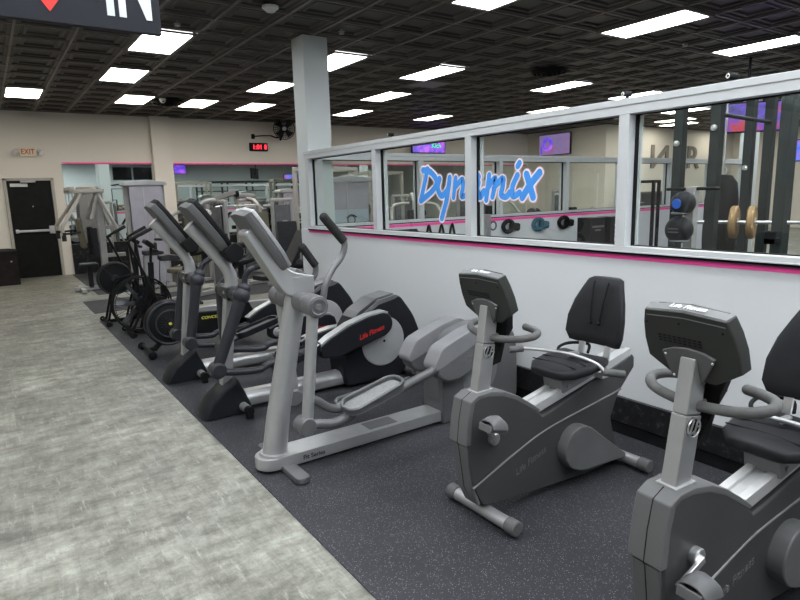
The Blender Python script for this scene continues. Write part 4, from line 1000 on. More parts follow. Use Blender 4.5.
def tower_thing(name, label, loc, h=1.96, w=.62, d=.42, panel='shroud', placard=False, rz=0):
    t = thing(name, label, 'weight machine', loc, rz)
    b = MB()
    for sx in (-1, 1): b.lohi((sx * w / 2 - .04, -.05, .0), (sx * w / 2 + .04, .05, h - .06), .01)
    b.build('upright', 'frame_wh', t)
    b = MB(); b.lohi((-w / 2 - .06, -d / 2, 0), (w / 2 + .06, d / 2, .06), .012); b.build('base', 'frame_wh', t)
    b = MB(); b.prism(rnd([(-w / 2 - .07, h - .08), (-w / 2 - .05, h - .01), (0, h + .02), (w / 2 + .05, h - .01), (w / 2 + .07, h - .08)], .03), -d / 2, d / 2, 'y', .01)
    b.build('top_cap', 'silver', t)
    b = MB()
    for s in (-1, 1): b.lohi((-w / 2 + .03, s * d * .42 - .006, .10), (w / 2 - .03, s * d * .42 + .006, h - .09), .004)
    b.build('shroud_panel', panel, t)
    b = MB()
    for s in (-1, 1): b.lohi((-w * .10, s * d * .44 - .008, .10), (-w * .06, s * d * .44 + .008, h - .09), .003)
    b.build('panel_seam', 'silver', t)
    b = MB()
    for k in range(14): b.lohi((-w * .3, -.07, .12 + k * .055), (w * .3, .07, .12 + k * .055 + .045), .004)
    for s in (-1, 1): b.tube([(s * w * .2, 0, .08), (s * w * .2, 0, h - .1)], .012)
    b.build('weight_stack', 'stack', t)
    if placard:
        b = MB(); b.lohi((-w / 2 + .04, -d * .42 - .016, .95), (w / 2 - .04, -d * .42 - .007, 1.38), .002); pl = b.build('placard', 'placard', t)
        text('placard_lettering', 'CYBEX', .13, (0, -d * .42 - .0165, 1.06), (1, 0, 0), (0, 0, 1), 'dark_txt', pl, bold=.003)
        b = MB(); b.ring((0, -d * .42 - .017, 1.22), (0, 1, 0), .062, .009, 28, 6); b.tube([(-.08, -d * .42 - .017, 1.25), (0, -d * .42 - .017, 1.30), (.09, -d * .42 - .017, 1.26)], .009, 8, 4); b.build('placard_emblem', 'dark_txt', pl)
    return t
tower_thing('weight_stack_tower', 'tall lavender grey weight stack tower beside the pec fly machine', (2.44, 11.75, ZM), 1.95, .62, .40)

def gym_machine(label, loc, rz, style, frame='frame_wh', pad='vinyl', h=1.75):
    t = thing(('chest_press_machine', 'lat_pulldown_machine', 'leg_press_machine', 'cable_station')[style], label, 'weight machine', loc, rz, 'selectorised weight machines behind the cardio row')
    b = MB()
    for s in (-1, 1): b.lohi((-.295, s * .17 - .03, 0), (-.225, s * .17 + .03, h - .04), .01)
    b.lohi((-.31, -.20, h - .06), (-.21, .20, h), .02); b.build('stack_frame', frame, t)
    b = MB()
    for s in (-1, 1): b.lohi((-.320 if s < 0 else -.208, -.13, .12), (-.312 if s < 0 else -.200, .13, h - .12), .003)
    b.build('shroud_panel', 'smoke', t)
    b = MB()
    for k in range(12): b.lohi((-.30, -.11, .10 + k * .06), (-.22, .11, .15 + k * .06), .004)
    for s in (-1, 1): b.tube([(-.26, s * .08, .06), (-.26, s * .08, h - .1)], .011)
    b.build('weight_stack', 'stack', t)
    b = MB(); b.bar((-.36, 0, .04), (1.05, 0, .04), .09, .07, .008); b.bar((1.0, -.32, .035), (1.0, .32, .035), .07, .06, .008); b.bar((-.26, -.34, .035), (-.26, .34, .035), .07, .06, .008); b.build('base', frame, t)
    if style == 0:
        b = MB(); b.bar((.30, 0, .06), (.22, 0, 1.45), .08, .09, .01, (1, 0, 0)); b.tube([(.22, 0, 1.43), (.05, 0, 1.55), (-.2, 0, 1.58)], .04, 12, 4); b.build('main_post', frame, t)
        b = MB(); b.bar((.36, 0, .58), (.31, 0, 1.30), .09, .30, .03, (0, 1, 0)); b.build('back_pad', pad, t)
        b = MB(); b.lohi((.36, -.2, .44), (.76, .2, .52), .03); b.lohi((.50, -.04, .06), (.58, .04, .44)); b.build('seat', pad, t)
        for s in (-1, 1):
            b = MB(); b.tube([(.22, s * .10, 1.42), (.30, s * .40, 1.38), (.62, s * .46, 1.15), (.70, s * .46, .92)], .028, 12, 5); a = b.build('press_arm', frame, t)
            b = MB(); b.tube([(.70, s * .46, .98), (.70, s * .30, .98)], .02); b.tube([(.705, s * .46, .93), (.71, s * .46, .80)], .024); b.build('grip', 'grip', a)
    elif style == 1:
        b = MB(); b.bar((-.18, 0, h + .02), (.62, 0, h + .14), .08, .09); b.bar((-.26, 0, h - .04), (-.15, 0, h + .05), .08, .09); b.build('top_arm', frame, t)
        b = MB(); b.bar((.30, 0, .06), (.30, 0, .62), .08, .08, .01, (1, 0, 0)); b.build('seat_post', frame, t)
        b = MB(); b.cyl((.60, -.03, h + .10), (.60, .03, h + .10), .06); b.tube([(.60, 0, h + .08), (.60, 0, h - .12)], .004); b.build('pulley', 'black', t)
        b = MB(); b.tube([(.66, -.52, h - .20), (.61, -.40, h - .12), (.60, 0, h - .12), (.61, .40, h - .12), (.66, .52, h - .20)], .016, 10, 4); b.build('pull_bar', 'chrome', t)
        b = MB(); b.lohi((.42, -.18, .46), (.80, .18, .54), .03); b.lohi((.52, -.04, .06), (.60, .04, .46)); b.build('seat', pad, t)
        b = MB(); b.cyl((.40, -.28, .70), (.40, .28, .70), .06); b.bar((.30, 0, .60), (.38, 0, .70), .05, .05); b.build('knee_pad', pad, t)
    elif style == 2:
        b = MB(); b.bar((.10, 0, .30), (1.05, 0, .42), .10, .09); b.bar((.90, 0, .06), (.90, 0, .40), .08, .08, .01, (1, 0, 0)); b.bar((.15, 0, .06), (.15, 0, 1.2), .08, .08, .01, (1, 0, 0)); b.build('main_post', frame, t)
        b = MB(); b.bar((.62, 0, .56), (.34, 0, 1.18), .10, .34, .03, (0, 1, 0)); b.build('back_pad', pad, t)
        b = MB(); b.lohi((.58, -.2, .46), (.96, .2, .55), .03); b.build('seat', pad, t)
        b = MB(); b.cyl((1.06, -.22, .50), (1.06, .22, .50), .06); b.cyl((1.10, -.22, .22), (1.10, .22, .22), .06); b.bar((1.05, .0, .5), (1.1, .0, .22), .04, .05); b.build('roller_pad', pad, t)
        for s in (-1, 1):
            b = MB(); b.tube([(.70, s * .26, .40), (.74, s * .30, .70), (.86, s * .30, .76)], .018, 10, 4); b.build('hand_grip', 'grip', t)
    else:
        b = MB()
        for s in (-1, 1): b.lohi((.30, s * .42 - .04, 0), (.38, s * .42 + .04, h + .35), .01); b.bar((-.26, s * .28, h - .05), (.34, s * .42, h + .28), .05, .05)
        b.tube([(.34, -.42, h + .33), (.34, -.30, h + .40), (.34, .30, h + .40), (.34, .42, h + .33)], .04, 12, 4); b.build('arch_frame', frame, t)
        for s in (-1, 1):
            b = MB(); b.box((.40, s * .42, .85), (.09, .10, .18)); b.cyl((.46, s * .42 - .02, .92), (.46, s * .42 + .02, .92), .05); p = b.build('pulley_carriage', 'black', t)
            b = MB(); b.tube([(.48, s * .42, .90), (.52, s * .40, .72)], .005); b.tube([(.50, s * .46, .70), (.54, s * .34, .70)], .016); b.build('cable_handle', 'grip', p)
        b = MB(); b.bar((.34, -.38, .60), (.34, .38, .60), .05, .05); b.build('cross_bar', frame, t)
    return t
GM = [((3.05, 10.1), 3.6, 0, 'tan', 'frame_wh', 'cream chest press with olive pads, seen past the far dark elliptical console'),
      ((3.80, 11.6), 4.9, 1, 'vinyl', 'frame_wh', 'pulldown machine whose wide bar shows above the middle dark elliptical console'),
      ((4.35, 9.9), 4.4, 2, 'vinyl', 'frame_wh', 'leg machine low behind the silver console, left of the column'),
      ((4.75, 12.4), 4.9, 0, 'tan', 'frame_wh', 'chest press with olive tan pads in the far row left of the column'),
      ((5.45, 8.9), 2.9, 3, 'vinyl', 'frame_wh', 'cable station seen through the glass beside the pale blue placard'),
      ((6.55, 12.6), 4.8, 1, 'vinyl', 'frame_wh', 'pulldown machine seen through glass, far behind the letter D'),
      ((6.75, 9.3), 4.2, 0, 'vinyl', 'cream', 'cream chest press seen through glass below the letter D'),
      ((7.7, 10.9), 4.6, 2, 'vinyl', 'frame_wh', 'leg machine seen through glass behind the letters y and n'),
      ((8.9, 9.6), 4.4, 0, 'vinyl', 'frame_wh', 'chest press seen through glass under the letter m'),
      ((9.9, 11.3), 4.4, 3, 'vinyl', 'frame_wh', 'cable station seen through glass beyond the letter x'),
      ((11.2, 9.4), 4.2, 2, 'vinyl', 'frame_wh', 'leg machine seen through glass at right of the letter x')]
for (x, y), rz, st, pd, fr, lb in GM: gym_machine(lb, (x, y, ZM), rz, st, fr, pd, 1.58 if st != 3 else 1.50)
tower_thing('weight_stack_tower', 'weight tower with pale blue lettered placard behind the leftmost pane', (4.75, 8.35, ZM), 1.88, .66, .42, 'shroud', True, -.15)
tower_thing('weight_stack_tower', 'slim pale weight tower in the far row, behind the middle dark elliptical', (5.1, 13.9, ZM), 1.70, .34, .36)
tower_thing('weight_stack_tower', 'slim pale weight tower farther right in the far row, near the arched cable station', (6.2, 13.9, ZM), 1.78, .34, .36)
def plate_tree(label, loc, rz):
    t = thing('plate_tree', label, 'weight rack', loc, rz, 'plate trees among the weight machines')
    b = MB(); b.bar((0, -.3, .03), (0, .3, .03), .07, .06); b.bar((-.3, 0, .03), (.3, 0, .03), .07, .06); b.lohi((-.035, -.035, 0), (.035, .035, 1.25), .006)
    for z in (.35, .75, 1.12):
        for s in (-1, 1): b.tube([(s * .03, 0, z), (s * .24, 0, z + .02)], .022, 10)
    b.build('post', 'silver', t)
    for z, r in ((.35, .21), (.75, .17), (1.12, .12)):
        for s in (-1, 1):
            b = MB(); b.lathe([(.03, 0), (r - .02, 0), (r, .012), (r, .04), (r - .02, .052), (.03, .052)], (s * .06, 0, z), (s, 0, .08), 24); b.build('weight_plate', 'stack', t)
def bench(label, loc, rz):
    t = thing('weight_bench', label, 'bench', loc, rz, 'adjustable benches among the weight machines')
    b = MB(); b.bar((-.55, 0, .06), (.60, 0, .10), .07, .07); b.bar((-.52, -.25, .03), (-.52, .25, .03), .06, .06); b.bar((.55, -.22, .03), (.55, .22, .03), .06, .06); b.bar((-.1, 0, .08), (-.05, 0, .42), .07, .06, .006, (1, 0, 0)); b.bar((.35, 0, .10), (.10, 0, .62), .05, .05); b.build('frame', 'frame_wh', t)
    b = MB(); b.bar((-.42, 0, .45), (.0, 0, .43), .28, .07, .02); b.build('seat', 'vinyl', t)
    b = MB(); b.bar((.03, 0, .45), (.45, 0, 1.08), .28, .07, .02); b.build('back_pad', 'vinyl', t)
plate_tree('dark plate tree between the far dark elliptical and the far wall', (3.45, 12.9, ZM), .4)
plate_tree('dark plate tree close to the far wall pier', (3.3, 13.7, ZM), .9)
plate_tree('dark plate tree seen through glass behind the letter m', (8.7, 11.7, ZM), .6)
plate_tree('dark plate tree seen through glass under the letter i', (9.1, 8.4, ZM), .2)
plate_tree('dark plate tree seen through glass right of the letter x', (12.5, 8.2, ZM), .7)
bench('upright bench left of the column near the silver console', (3.55, 8.3, ZM), .2)
bench('upright bench seen through glass between the letters D and y', (7.2, 8.2, ZM), .6)
bench('upright bench seen through glass right of the letter x', (10.1, 8.0, ZM), 2.2)
def smith(label, loc, rz, h=2.15):
    t = thing('smith_machine', label, 'weight machine', loc, rz, 'tall bar frames among the machines')
    b = MB()
    for sx in (-.55, .55):
        for sy in (-.35, .35): b.lohi((sx - .035, sy - .035, 0), (sx + .035, sy + .035, h), .008)
        b.bar((sx, -.35, h - .04), (sx, .35, h - .04), .06, .07); b.bar((sx, -.35, .04), (sx, .35, .04), .06, .07)
    for sy in (-.35, .35): b.bar((-.55, sy, h - .04), (.55, sy, h - .04), .06, .07)
    b.build('frame', 'cream', t)
    b = MB(); b.tube([(-.95, -.30, 1.25), (.95, -.30, 1.25)], .014); b.build('bar', 'chrome', t)
    for s in (-1, 1):
        b = MB(); b.cyl((s * .68, -.30, 1.25), (s * .73, -.30, 1.25), .20, 28, .01); b.build('weight_plate', 'stack', t)
smith('tall pale bar frame left of the column, behind the silver console', (5.6, 10.6, ZM), .5)
smith('tall pale bar frame seen through glass behind the letters y and n', (8.1, 12.7, ZM), .2)
def dumbbell_rack(label, loc, rz, L=2.2):
    t = thing('dumbbell_rack', label, 'weight rack', loc, rz)
    b = MB()
    for s in (-1, 1): b.lohi((s * L / 2 - .03, -.25, 0), (s * L / 2 + .03, .25, .05)); b.bar((s * L / 2, .15, .03), (s * L / 2, .0, 1.05), .06, .06, .006, (0, 1, 0))
    for z, y in ((.35, -.02), (.68, .02), (.98, .06)): b.bar((-L / 2, y - .08, z), (L / 2, y - .08, z), .05, .03); b.bar((-L / 2, y + .08, z + .05), (L / 2, y + .08, z + .05), .05, .03)
    b.build('rack_frame', 'black', t)
    return t
def dumbbell_row(x0, y0, z0, rz, n, step, r, group, lbl):
    first = None
    for k in range(n):
        p = (x0 + math.cos(rz) * step * k, y0 + math.sin(rz) * step * k, z0)
        if first is None:
            b = MB()
            for s in (-1, 1): b.cyl((0, s * .05, 0), (0, s * .05 + s * .065, 0), r, 12, .006)
            b.cyl((0, -.06, 0), (0, .06, 0), .014, 8); o = b.build('dumbbell', 'black'); first = o
        else: o = first.copy(); C.objects.link(o)
        o.location = p; o.rotation_euler = (0, 0, rz); tag(o, lbl, 'dumbbell', group)
dumbbell_rack('black dumbbell rack standing before the far wall mirror left of the column', (7.2, 14.6, 0), 0)
for z, y in ((.35, -.02), (.68, .02), (.98, .06)): dumbbell_row(6.25, 14.6 + y, z + .105, 0, 11, .19, .062, 'dumbbells on the rack by the mirror', 'black dumbbell on the rack before the far wall mirror')

# ------------------------------------------------------------------ weight room behind the glass
def rack():
    t = thing('power_rack', 'dark green grey steel power rack close behind the right hand glass', 'power rack', (4.9, 1.95, ZM))
    O = (4.9, 0, 0)
    P = [(4.55, 2.676), (4.55, 2.395), (5.35, 2.42), (5.35, 2.27), (4.55, 1.86), (5.6, 1.95), (5.35, 1.70)]
    P = [(4.50, 2.655), (4.50, 2.372), (5.60, 2.66), (5.60, 2.50), (4.50, 1.90), (5.60, 2.33)]
    def off(y): return y - 1.95
    O = (4.9, 1.95, 0)
    for x, y in P:
        b = MB(O); b.lohi((x - .036, y - .036, 0), (x + .036, y + .036, 2.285 if x < 5 else 2.43), .004)
        u = b.build('upright', 'rig', t)
    b = MB(O)
    b.lohi((4.46, 1.86, 2.21), (4.54, 2.69, 2.285)); b.lohi((5.56, 2.30, 2.36), (5.64, 2.70, 2.43)); b.bar((4.5, 2.655, 2.25), (5.6, 2.66, 2.40), .06, .07); b.bar((4.5, 1.90, 2.25), (5.6, 2.33, 2.40), .06, .07)
    b.build('top_beam', 'rig', t)
    b = MB(O); b.tube([(4.5, 2.372, 2.12), (5.6, 2.50, 2.12)], .016); b.build('pull_up_bar', 'stack', t)
    b = MB(O); b.lohi((4.44, 1.85, 0), (4.56, 2.70, .06)); b.lohi((5.54, 2.28, 0), (5.66, 2.70, .06)); b.bar((4.5, 2.62, .03), (5.6, 2.62, .03), .07, .06); b.build('base_beam', 'rig', t)
    b = MB(O)
    for x, y, z in ((4.50, 2.655, 1.93), (4.50, 2.372, 2.02), (5.60, 2.66, 1.75)): b.cyl((x - .036, y, z), (x - .06, y, z), .022); b.cyl((x - .058, y, z), (x - .066, y, z), .012)
    b.build('pull_pin', 'chrome', t)
    b = MB(O)
    for x, y in ((4.50, 1.90), (5.60, 2.33)): b.lohi((x - .13, y - .035, 1.20), (x - .03, y + .035, 1.24)); b.lohi((x - .13, y - .035, 1.20), (x - .11, y + .035, 1.29))
    b.build('bar_hook', 'black', t)
rack()
def storage_rig():
    t = thing('storage_rig', 'long dark steel rig with shelves at the back of the weight room', 'power rack', (10.6, 2.6, ZM))
    O = (10.6, 2.6, 0)
    for k in range(5):
        for y in (2.2, 3.0):
            b = MB(O); x = 8.2 + k * 1.2; b.lohi((x - .036, y - .036, 0), (x + .036, y + .036, 2.38), .004); b.build('upright', 'rig', t)
    b = MB(O)
    for y in (2.2, 3.0): b.lohi((8.16, y - .03, 2.30), (13.04, y + .03, 2.38)); b.lohi((8.16, y - .02, 1.9), (13.04, y + .02, 1.94))
    for k in range(5): x = 8.2 + k * 1.2; b.lohi((x - .03, 2.2, 2.30), (x + .03, 3.0, 2.38)); b.lohi((x - .03, 2.2, 0), (x + .03, 3.0, .06))
    b.build('beam', 'rig', t)
    b = MB(O)
    for z in (.45, .95): b.lohi((8.2, 2.66, z), (13.0, 3.0, z + .03))
    b.build('shelf', 'black', t)
storage_rig()
for k in range(14):
    if k == 0:
        b = MB(); b.lathe([(0, 0), (.07, .0), (.10, .05), (.10, .11), (.07, .16), (0, .165)], (0, 0, 0), (0, 0, 1), 18); b.tube([(-.075, 0, .13), (-.07, 0, .22), (0, 0, .25), (.07, 0, .22), (.075, 0, .13)], .014, 8, 3); kb = o = b.build('kettlebell', 'black')
    else: o = kb.copy(); C.objects.link(o)
    o.location = (8.4 + k * .33, 2.83, .98 + ZM); tag(o, 'black kettlebell on the shelf of the long rig', 'kettlebell', 'kettlebells on the long rig')
def heavy_bag():
    t = thing('heavy_bag', 'big black punching bag shape behind the second rack upright', 'punching bag', (5.15, 2.64, 1.03))
    b = MB(); b.lathe([(0, 0), (.10, .0), (.128, .04), (.132, .12), (.130, .46), (.112, .60), (.07, .66), (0, .67)], (0, 0, 0), (0, 0, 1), 28); b.build('bag', 'black', t, ang=60)
    b = MB(); b.tube([(0, 0, .68), (0, 0, 1.31)], .008); b.ring((0, 0, .70), (1, 0, 0), .03, .006, 16, 6); b.build('chain', 'chrome', t)
heavy_bag()
def ball_tree():
    t = thing('ball_rack', 'pale steel ball tree standing behind the leftmost rack upright', 'ball rack', (4.30, 2.42, ZM))
    b = MB(); b.lohi((-.035, -.035, 0), (.035, .035, 1.60), .006); b.lohi((-.28, -.04, 0), (.28, .04, .05), .006); b.lohi((-.04, -.28, 0), (.04, .28, .05), .006); b.build('post', 'frame_wh', t)
    for z in (.45, .85, 1.215, 1.415):
        b = MB(); b.ring((-.14, 0, z), (0, 0, 1), .06, .007, 24, 6); b.bar((-.085, 0, z), (0, 0, z), .03, .02); b.build('ring_arm', 'silver', t)
    b = MB(); b.tube([(0, -.2, 1.585), (0, .2, 1.585)], .012); b.build('top_bar', 'black', t)
ball_tree()
def med_ball(label, loc, r, logo):
    t = thing('medicine_ball', label, 'medicine ball', loc, 0, 'medicine balls on the tree')
    b = MB(); b.ball((0, 0, 0), r, n=28); b.build('ball', 'vinyl', t)
    b = MB()
    if logo == 'blue': b.cyl((-r * .965, 0, 0), (-r * .985 - .006, 0, 0), r * .42, 20, .003)
    else:
        for z in (-.012, .012): b.bar((-r * .99, -.05, z), (-r * .99, .03, z), .004, .008, .001)
    b.build('logo_patch', 'blue' if logo == 'blue' else 'silver_dk', t)
med_ball('dark medicine ball with blue patch, upper one on the ball tree', (4.16, 2.405, 1.415 + .007 + .068), .086, 'blue')
med_ball('black medicine ball with grey bars, lower one on the ball tree', (4.16, 2.425, 1.215 + .007 + .078), .098, 'grey')
def barbell():
    t = thing('barbell', 'loaded barbell with bronze plates low on the right of the rack', 'barbell', (5.0, 2.10, 1.256 + ZM))
    O = (5.0, 2.10, 1.25); d = V((.30, -.95, 0)).normalized(); o = V((4.98, 1.90, 1.31))
    b = MB(O); b.tube([o - d * .85, o + d * .85], .014); b.build('bar', 'chrome', t)
    for k in (-.49, -.37, .54, .62):
        b = MB(O); b.cyl(o + d * (k - .025), o + d * (k + .025), .128, 32, .01); pl = b.build('weight_plate', 'bronze', t)
        b = MB(O); b.cyl(o + d * (k - .028), o + d * (k + .028), .04, 20); b.build('plate_hub', 'chrome', pl)
barbell()
def stand():
    t = thing('metal_stand', 'thin black square tube stand at left edge of the right pane', 'stand', (4.6, 2.95, ZM))
    O = (4.6, 2.95, 0); b = MB(O)
    for x, y in ((4.45, 3.02), (4.62, 3.08), (4.45, 2.83), (4.62, 2.89)): b.lohi((x - .011, y - .011, 0), (x + .011, y + .011, 1.66), .002)
    b.build('leg', 'black', t)
    b = MB(O); b.bar((4.45, 3.02, 1.65), (4.45, 2.83, 1.65), .022, .022); b.bar((4.62, 3.08, 1.65), (4.62, 2.89, 1.65), .022, .022); b.bar((4.45, 3.02, 1.65), (4.62, 3.08, 1.65), .022, .022); b.bar((4.45, 2.83, 1.65), (4.62, 2.89, 1.65), .022, .022); b.bar((4.45, 3.02, .5), (4.62, 3.08, .5), .022, .022); b.bar((4.45, 2.83, .5), (4.62, 2.89, .5), .022, .022); b.build('top_frame', 'black', t)
stand()
# soft plyo boxes, two stacks
def plyo(label, loc, logo, h=.585, sz=.34):
    t = thing('plyo_box', label, 'plyo box', loc, 0, 'black foam plyo boxes inside the glass room')
    b = MB(); b.lohi((-sz / 2, -.13, 0), (sz / 2, .13, h), .012, 3); b.build('body', 'vinyl', t)
    if logo: text('box_lettering', 'PRO', .13, (-.02, -.1312, h * .55), (.0, 0, -1), (1, 0, 0), 'white_txt', t, sx=1.2, bold=.003)
    else:
        b = MB(); b.lohi((-.14, -.1325, h - .15), (.14, -.1302, h - .12), .0005); b.lohi((-.08, -.1325, h - .20), (.06, -.1302, h - .175), .0005); b.build('printed_mark', 'grey_txt', t)
plyo('black foam box left of the pair, upper one, small grey print', (7.58, 5.83, ZM + .585), False)
plyo('black foam box under the left box of the pair', (7.58, 5.83, ZM), False)
plyo('black foam box with upright white letters, right of the pair, upper one', (8.00, 5.80, ZM + .585), True)
plyo('black foam box under the right lettered box', (8.00, 5.80, ZM), False)
# grips and belts hanging on the inner wall
for k, (x, z) in enumerate(((5.18, 1.155), (5.41, 1.155), (5.61, 1.155))):
    t = thing('tricep_attachment', ('black v shaped cable handle on inner wall, leftmost of three', 'black v shaped cable handle on inner wall, middle of three', 'black v shaped cable handle on inner wall, beside the window post')[k], 'cable attachment', (x, 6.779, z), 0, 'v handles hung on the inner wall')
    b = MB(); b.tube([(-.045, -.012, -.15), (-.03, -.014, -.08), (0, -.016, .0), (.03, -.014, -.08), (.045, -.012, -.15)], .016, 8, 3); b.build('grip_strap', 'black', t)
    b = MB(); b.cyl((0, -.02, -.005), (0, .001, -.005), .014, 10); b.build('hook', 'silver', t)
for k, (x, m, lb) in enumerate(((6.72, 'grip', 'dark round lifting belt hung on inner wall below the letter i'), (7.40, 'teal', 'blue and black strap bundle hung on inner wall right of the belt'), (8.02, 'black', 'black strap bundle hung on inner wall near the window post'))):
    t = thing('hanging_strap', lb, 'strap', (x, 6.779, 1.13), 0, 'straps hung on the inner wall')
    b = MB(); b.ring((0, -.05, -.07), (.35, 1, .2), .085, .034, 24, 8); b.box((.14, -.05, -.08), (.22, .08, .12), (.1, .12, 0), .03); b.build('strap', m, t)
    b = MB(); b.cyl((0, -.09, .015), (0, .001, .015), .012, 10); b.build('peg', 'silver', t)
t = thing('clamp_row', 'row of small black handles on a strip, inner wall behind the second pane', 'handle rack', (4.55, 6.779, 1.10))
b = MB(); b.lohi((-.42, -.025, -.02), (.42, 0.002, .02), .003); b.build('strip', 'black', t)
for k in range(7):
    b = MB(); x = -.36 + k * .12; b.tube([(x, -.02, .0), (x + .02, -.07, -.01), (x + .045, -.07, -.08)], .018, 8, 3); b.build('handle', 'grip', t)
t = thing('post_bracket', 'grey steel upright bracket on inner wall below the letter m', 'bracket', (6.05, 6.5, ZM))
b = MB(); b.lohi((-.045, -.045, 0), (.045, .045, 1.27), .006); b.lohi((-.15, -.15, 0), (.15, .15, .02), .004); b.build('post', 'silver', t)
b = MB(); b.ring((.10, -.03, 1.10), (0, 1, 0), .06, .014, 20, 6); b.build('ring_hook', 'silver_dk', t)

# ------------------------------------------------------------------ fixtures
def screen(label, c, w, h, ax, m, txt=None):
    """wall display; ax = outward normal direction angle about z"""
    t = thing('wall_screen', label, 'screen', c, ax)
    b = MB(); b.lohi((-w / 2, 0, -h / 2), (w / 2, .07, h / 2), .008); b.build('housing', 'black', t)
    b = MB(); b.lohi((-w / 2 + .02, -.004, -h / 2 + .02), (w / 2 - .02, .002, h / 2 - .02), 0); p = b.build('display', m, t)
    if txt: text('screen_lettering', txt, h * .42, (w * .22, -.006, -.02), (1, 0, 0), (0, 0, 1), 'green_led', p, bold=.004)
    b = MB(); b.lohi((-.06, .07, -.06), (.06, .14, .06)); b.build('wall_mount', 'black', t)
    return t
screen('purple screen with green word Kich on the far wall, above the glass partition', (11.65, 15.13, 3.07), 1.30, .50, 0, 'screen_purple', 'Kich')
t = screen('lilac screen with a purple ring on the wall above the inner glass', (16.06, 13.95, 3.09), 1.35, .70, -PI / 2, 'screen_pale')
b = MB(); b.ring((-.28, -.006, .02), (0, 1, 0), .17, .055, 36, 8); b.lohi((-.60, -.007, -.30), (-.52, -.004, -.05), 0); b.build('ring_graphic', 'screen_purple', t)
screen('small purple screen seen in the mirror beside the far wall pier', (9.4, YF + .15, 3.28), .66, .50, PI, 'screen_purple')
screen('pale blue screen seen in the mirror close to the column', (16.2, YF + .15, 2.80), .95, .34, PI, 'screen_blue')
screen('violet and red screen high behind the rack uprights', (10.0, 4.80, 2.64), .98, .46, -.9, 'screen_red')
t = [o for o in bpy.data.objects if o.name.startswith('wall_screen')][-1]
b = MB(); b.tube([(0, .105, .06), (0, .105, .91)], .02); b.build('ceiling_pole', 'black', t)
screen('blue lit panel low at the right edge of the photo behind the rack', (13.0, 5.33, 2.22), .26, .42, -.9, 'screen_blue')
t = [o for o in bpy.data.objects if o.name.startswith('wall_screen')][-1]
b = MB(); b.tube([(0, .105, .06), (0, .105, 1.33)], .02); b.build('ceiling_pole', 'black', t)

# clock
t = thing('wall_clock', 'black digital wall clock with red digits above the long mirror', 'clock', (6.11, YB - .06, 2.905))
b = MB(); b.lohi((-.245, 0, -.105), (.245, .06, .105), .008); b.build('case', 'black', t)
text('clock_digits', '1:01 8', .17, (.02, -.0025, -.005), (1, 0, 0), (0, 0, 1), 'led', t, sx=.95, bold=.003)
# wall fan
t = thing('wall_fan', 'black caged wall fan on a bracket, right of the clock', 'fan', (5.98, YB - .02, 3.17))
b = MB(); b.lohi((-.04, -.03, -.06), (.04, .02, .06)); b.tube([(0, -.03, .0), (.22, -.10, .02), (.42, -.16, .02)], .014, 8, 4); b.tube([(.42, -.16, .02), (.55, -.28, -.04), (.62, -.34, .0)], .02, 8, 4); b.build('bracket_arm', 'black', t)
b = MB(); fc = V((.66, -.50, .17)); ax = V((-.35, -1, -.05)).normalized(); u = ax.orthogonal().normalized(); w = ax.cross(u)
b.cyl(fc - ax * .20, fc - ax * .05, .09, 20, .02); b.tube([fc - ax * .12, V((.62, -.36, -.06)), V((.60, -.34, -.10))], .03, 8, 3); b.build('motor', 'black', t)
b = MB()
for k in range(1, 6): b.ring(fc + ax * (.07 - .01 * k), ax, .05 + .043 * k, .004, 40, 5)
for k in range(28):
    a = 2 * PI * k / 28; q = u * math.cos(a) + w * math.sin(a); b.tube([fc + ax * .06 + q * .05, fc + ax * .03 + q * .27, fc - ax * .10 + q * .26, fc - ax * .14 + q * .08], .004, 5)
b.ring(fc, ax, .27, .010, 40, 6); b.build('cage', 'black', t)
b = MB()
for k in range(4):
    a = 2 * PI * k / 4; q = u * math.cos(a) + w * math.sin(a); r = -u * math.sin(a) + w * math.cos(a)
    b.loft([[fc + q * .05 + r * .03, fc + q * .05 - r * .03 - ax * .03, fc + q * .05 - r * .03 - ax * .036, fc + q * .05 + r * .03 - ax * .006], [fc + q * .24 + r * .10, fc + q * .24 - r * .08 - ax * .05, fc + q * .24 - r * .08 - ax * .056, fc + q * .24 + r * .10 - ax * .006]])
b.build('blade', 'arm_dk', t)
b = MB(); b.cyl(fc + ax * .055, fc + ax * .075, .055, 24); b.build('badge', 'silver', t)
# exit sign with lamp heads
t = thing('exit_sign', 'ivory EXIT sign with two lamp heads above the black door', 'exit sign', (.915, YB - .05, 2.70))
b = MB(); b.lohi((-.155, 0, -.10), (.155, .05, .10), .012); b.build('housing', 'exit_body', t)
text('sign_lettering', 'EXIT', .155, (0, -.0015, 0), (1, 0, 0), (0, 0, 1), 'red', t, sx=.8, bold=.002)
for s in (-1, 1):
    b = MB(); b.tube([(s * .155, .02, .0), (s * .20, .0, .02)], .02); b.cyl((s * .20, .03, .03), (s * .25, -.08, -.03), .04, 20, .006, .055); b.build('lamp_head', 'white_pl', t)
# bin beside the door
t = thing('waste_bin', 'dark square waste bin left of the black exit door', 'bin', (.16, 14.42, .001))
b = MB(); b.loft([[(-.27, -.25, 0), (.27, -.25, 0), (.27, .25, 0), (-.27, .25, 0)], [(-.27, -.25, .66), (.27, -.25, .66), (.27, .25, .66), (-.27, .25, .66)]], b=.01); b.build('body', 'bin', t)
b = MB(); b.loft([[(-.29, -.27, .655), (.29, -.27, .655), (.29, .27, .655), (-.29, .27, .655)], [(-.28, -.26, .69), (.28, -.26, .69), (.28, .26, .69), (-.28, .26, .69)], [(-.15, -.14, .72), (.15, -.14, .72), (.15, .14, .72), (-.15, .14, .72)]], b=.008); b.build('lid', 'black', t)
b = MB(); b.cyl((.16, -.251, .48), (.16, -.262, .48), .016); b.build('lock_knob', 'chrome', t)
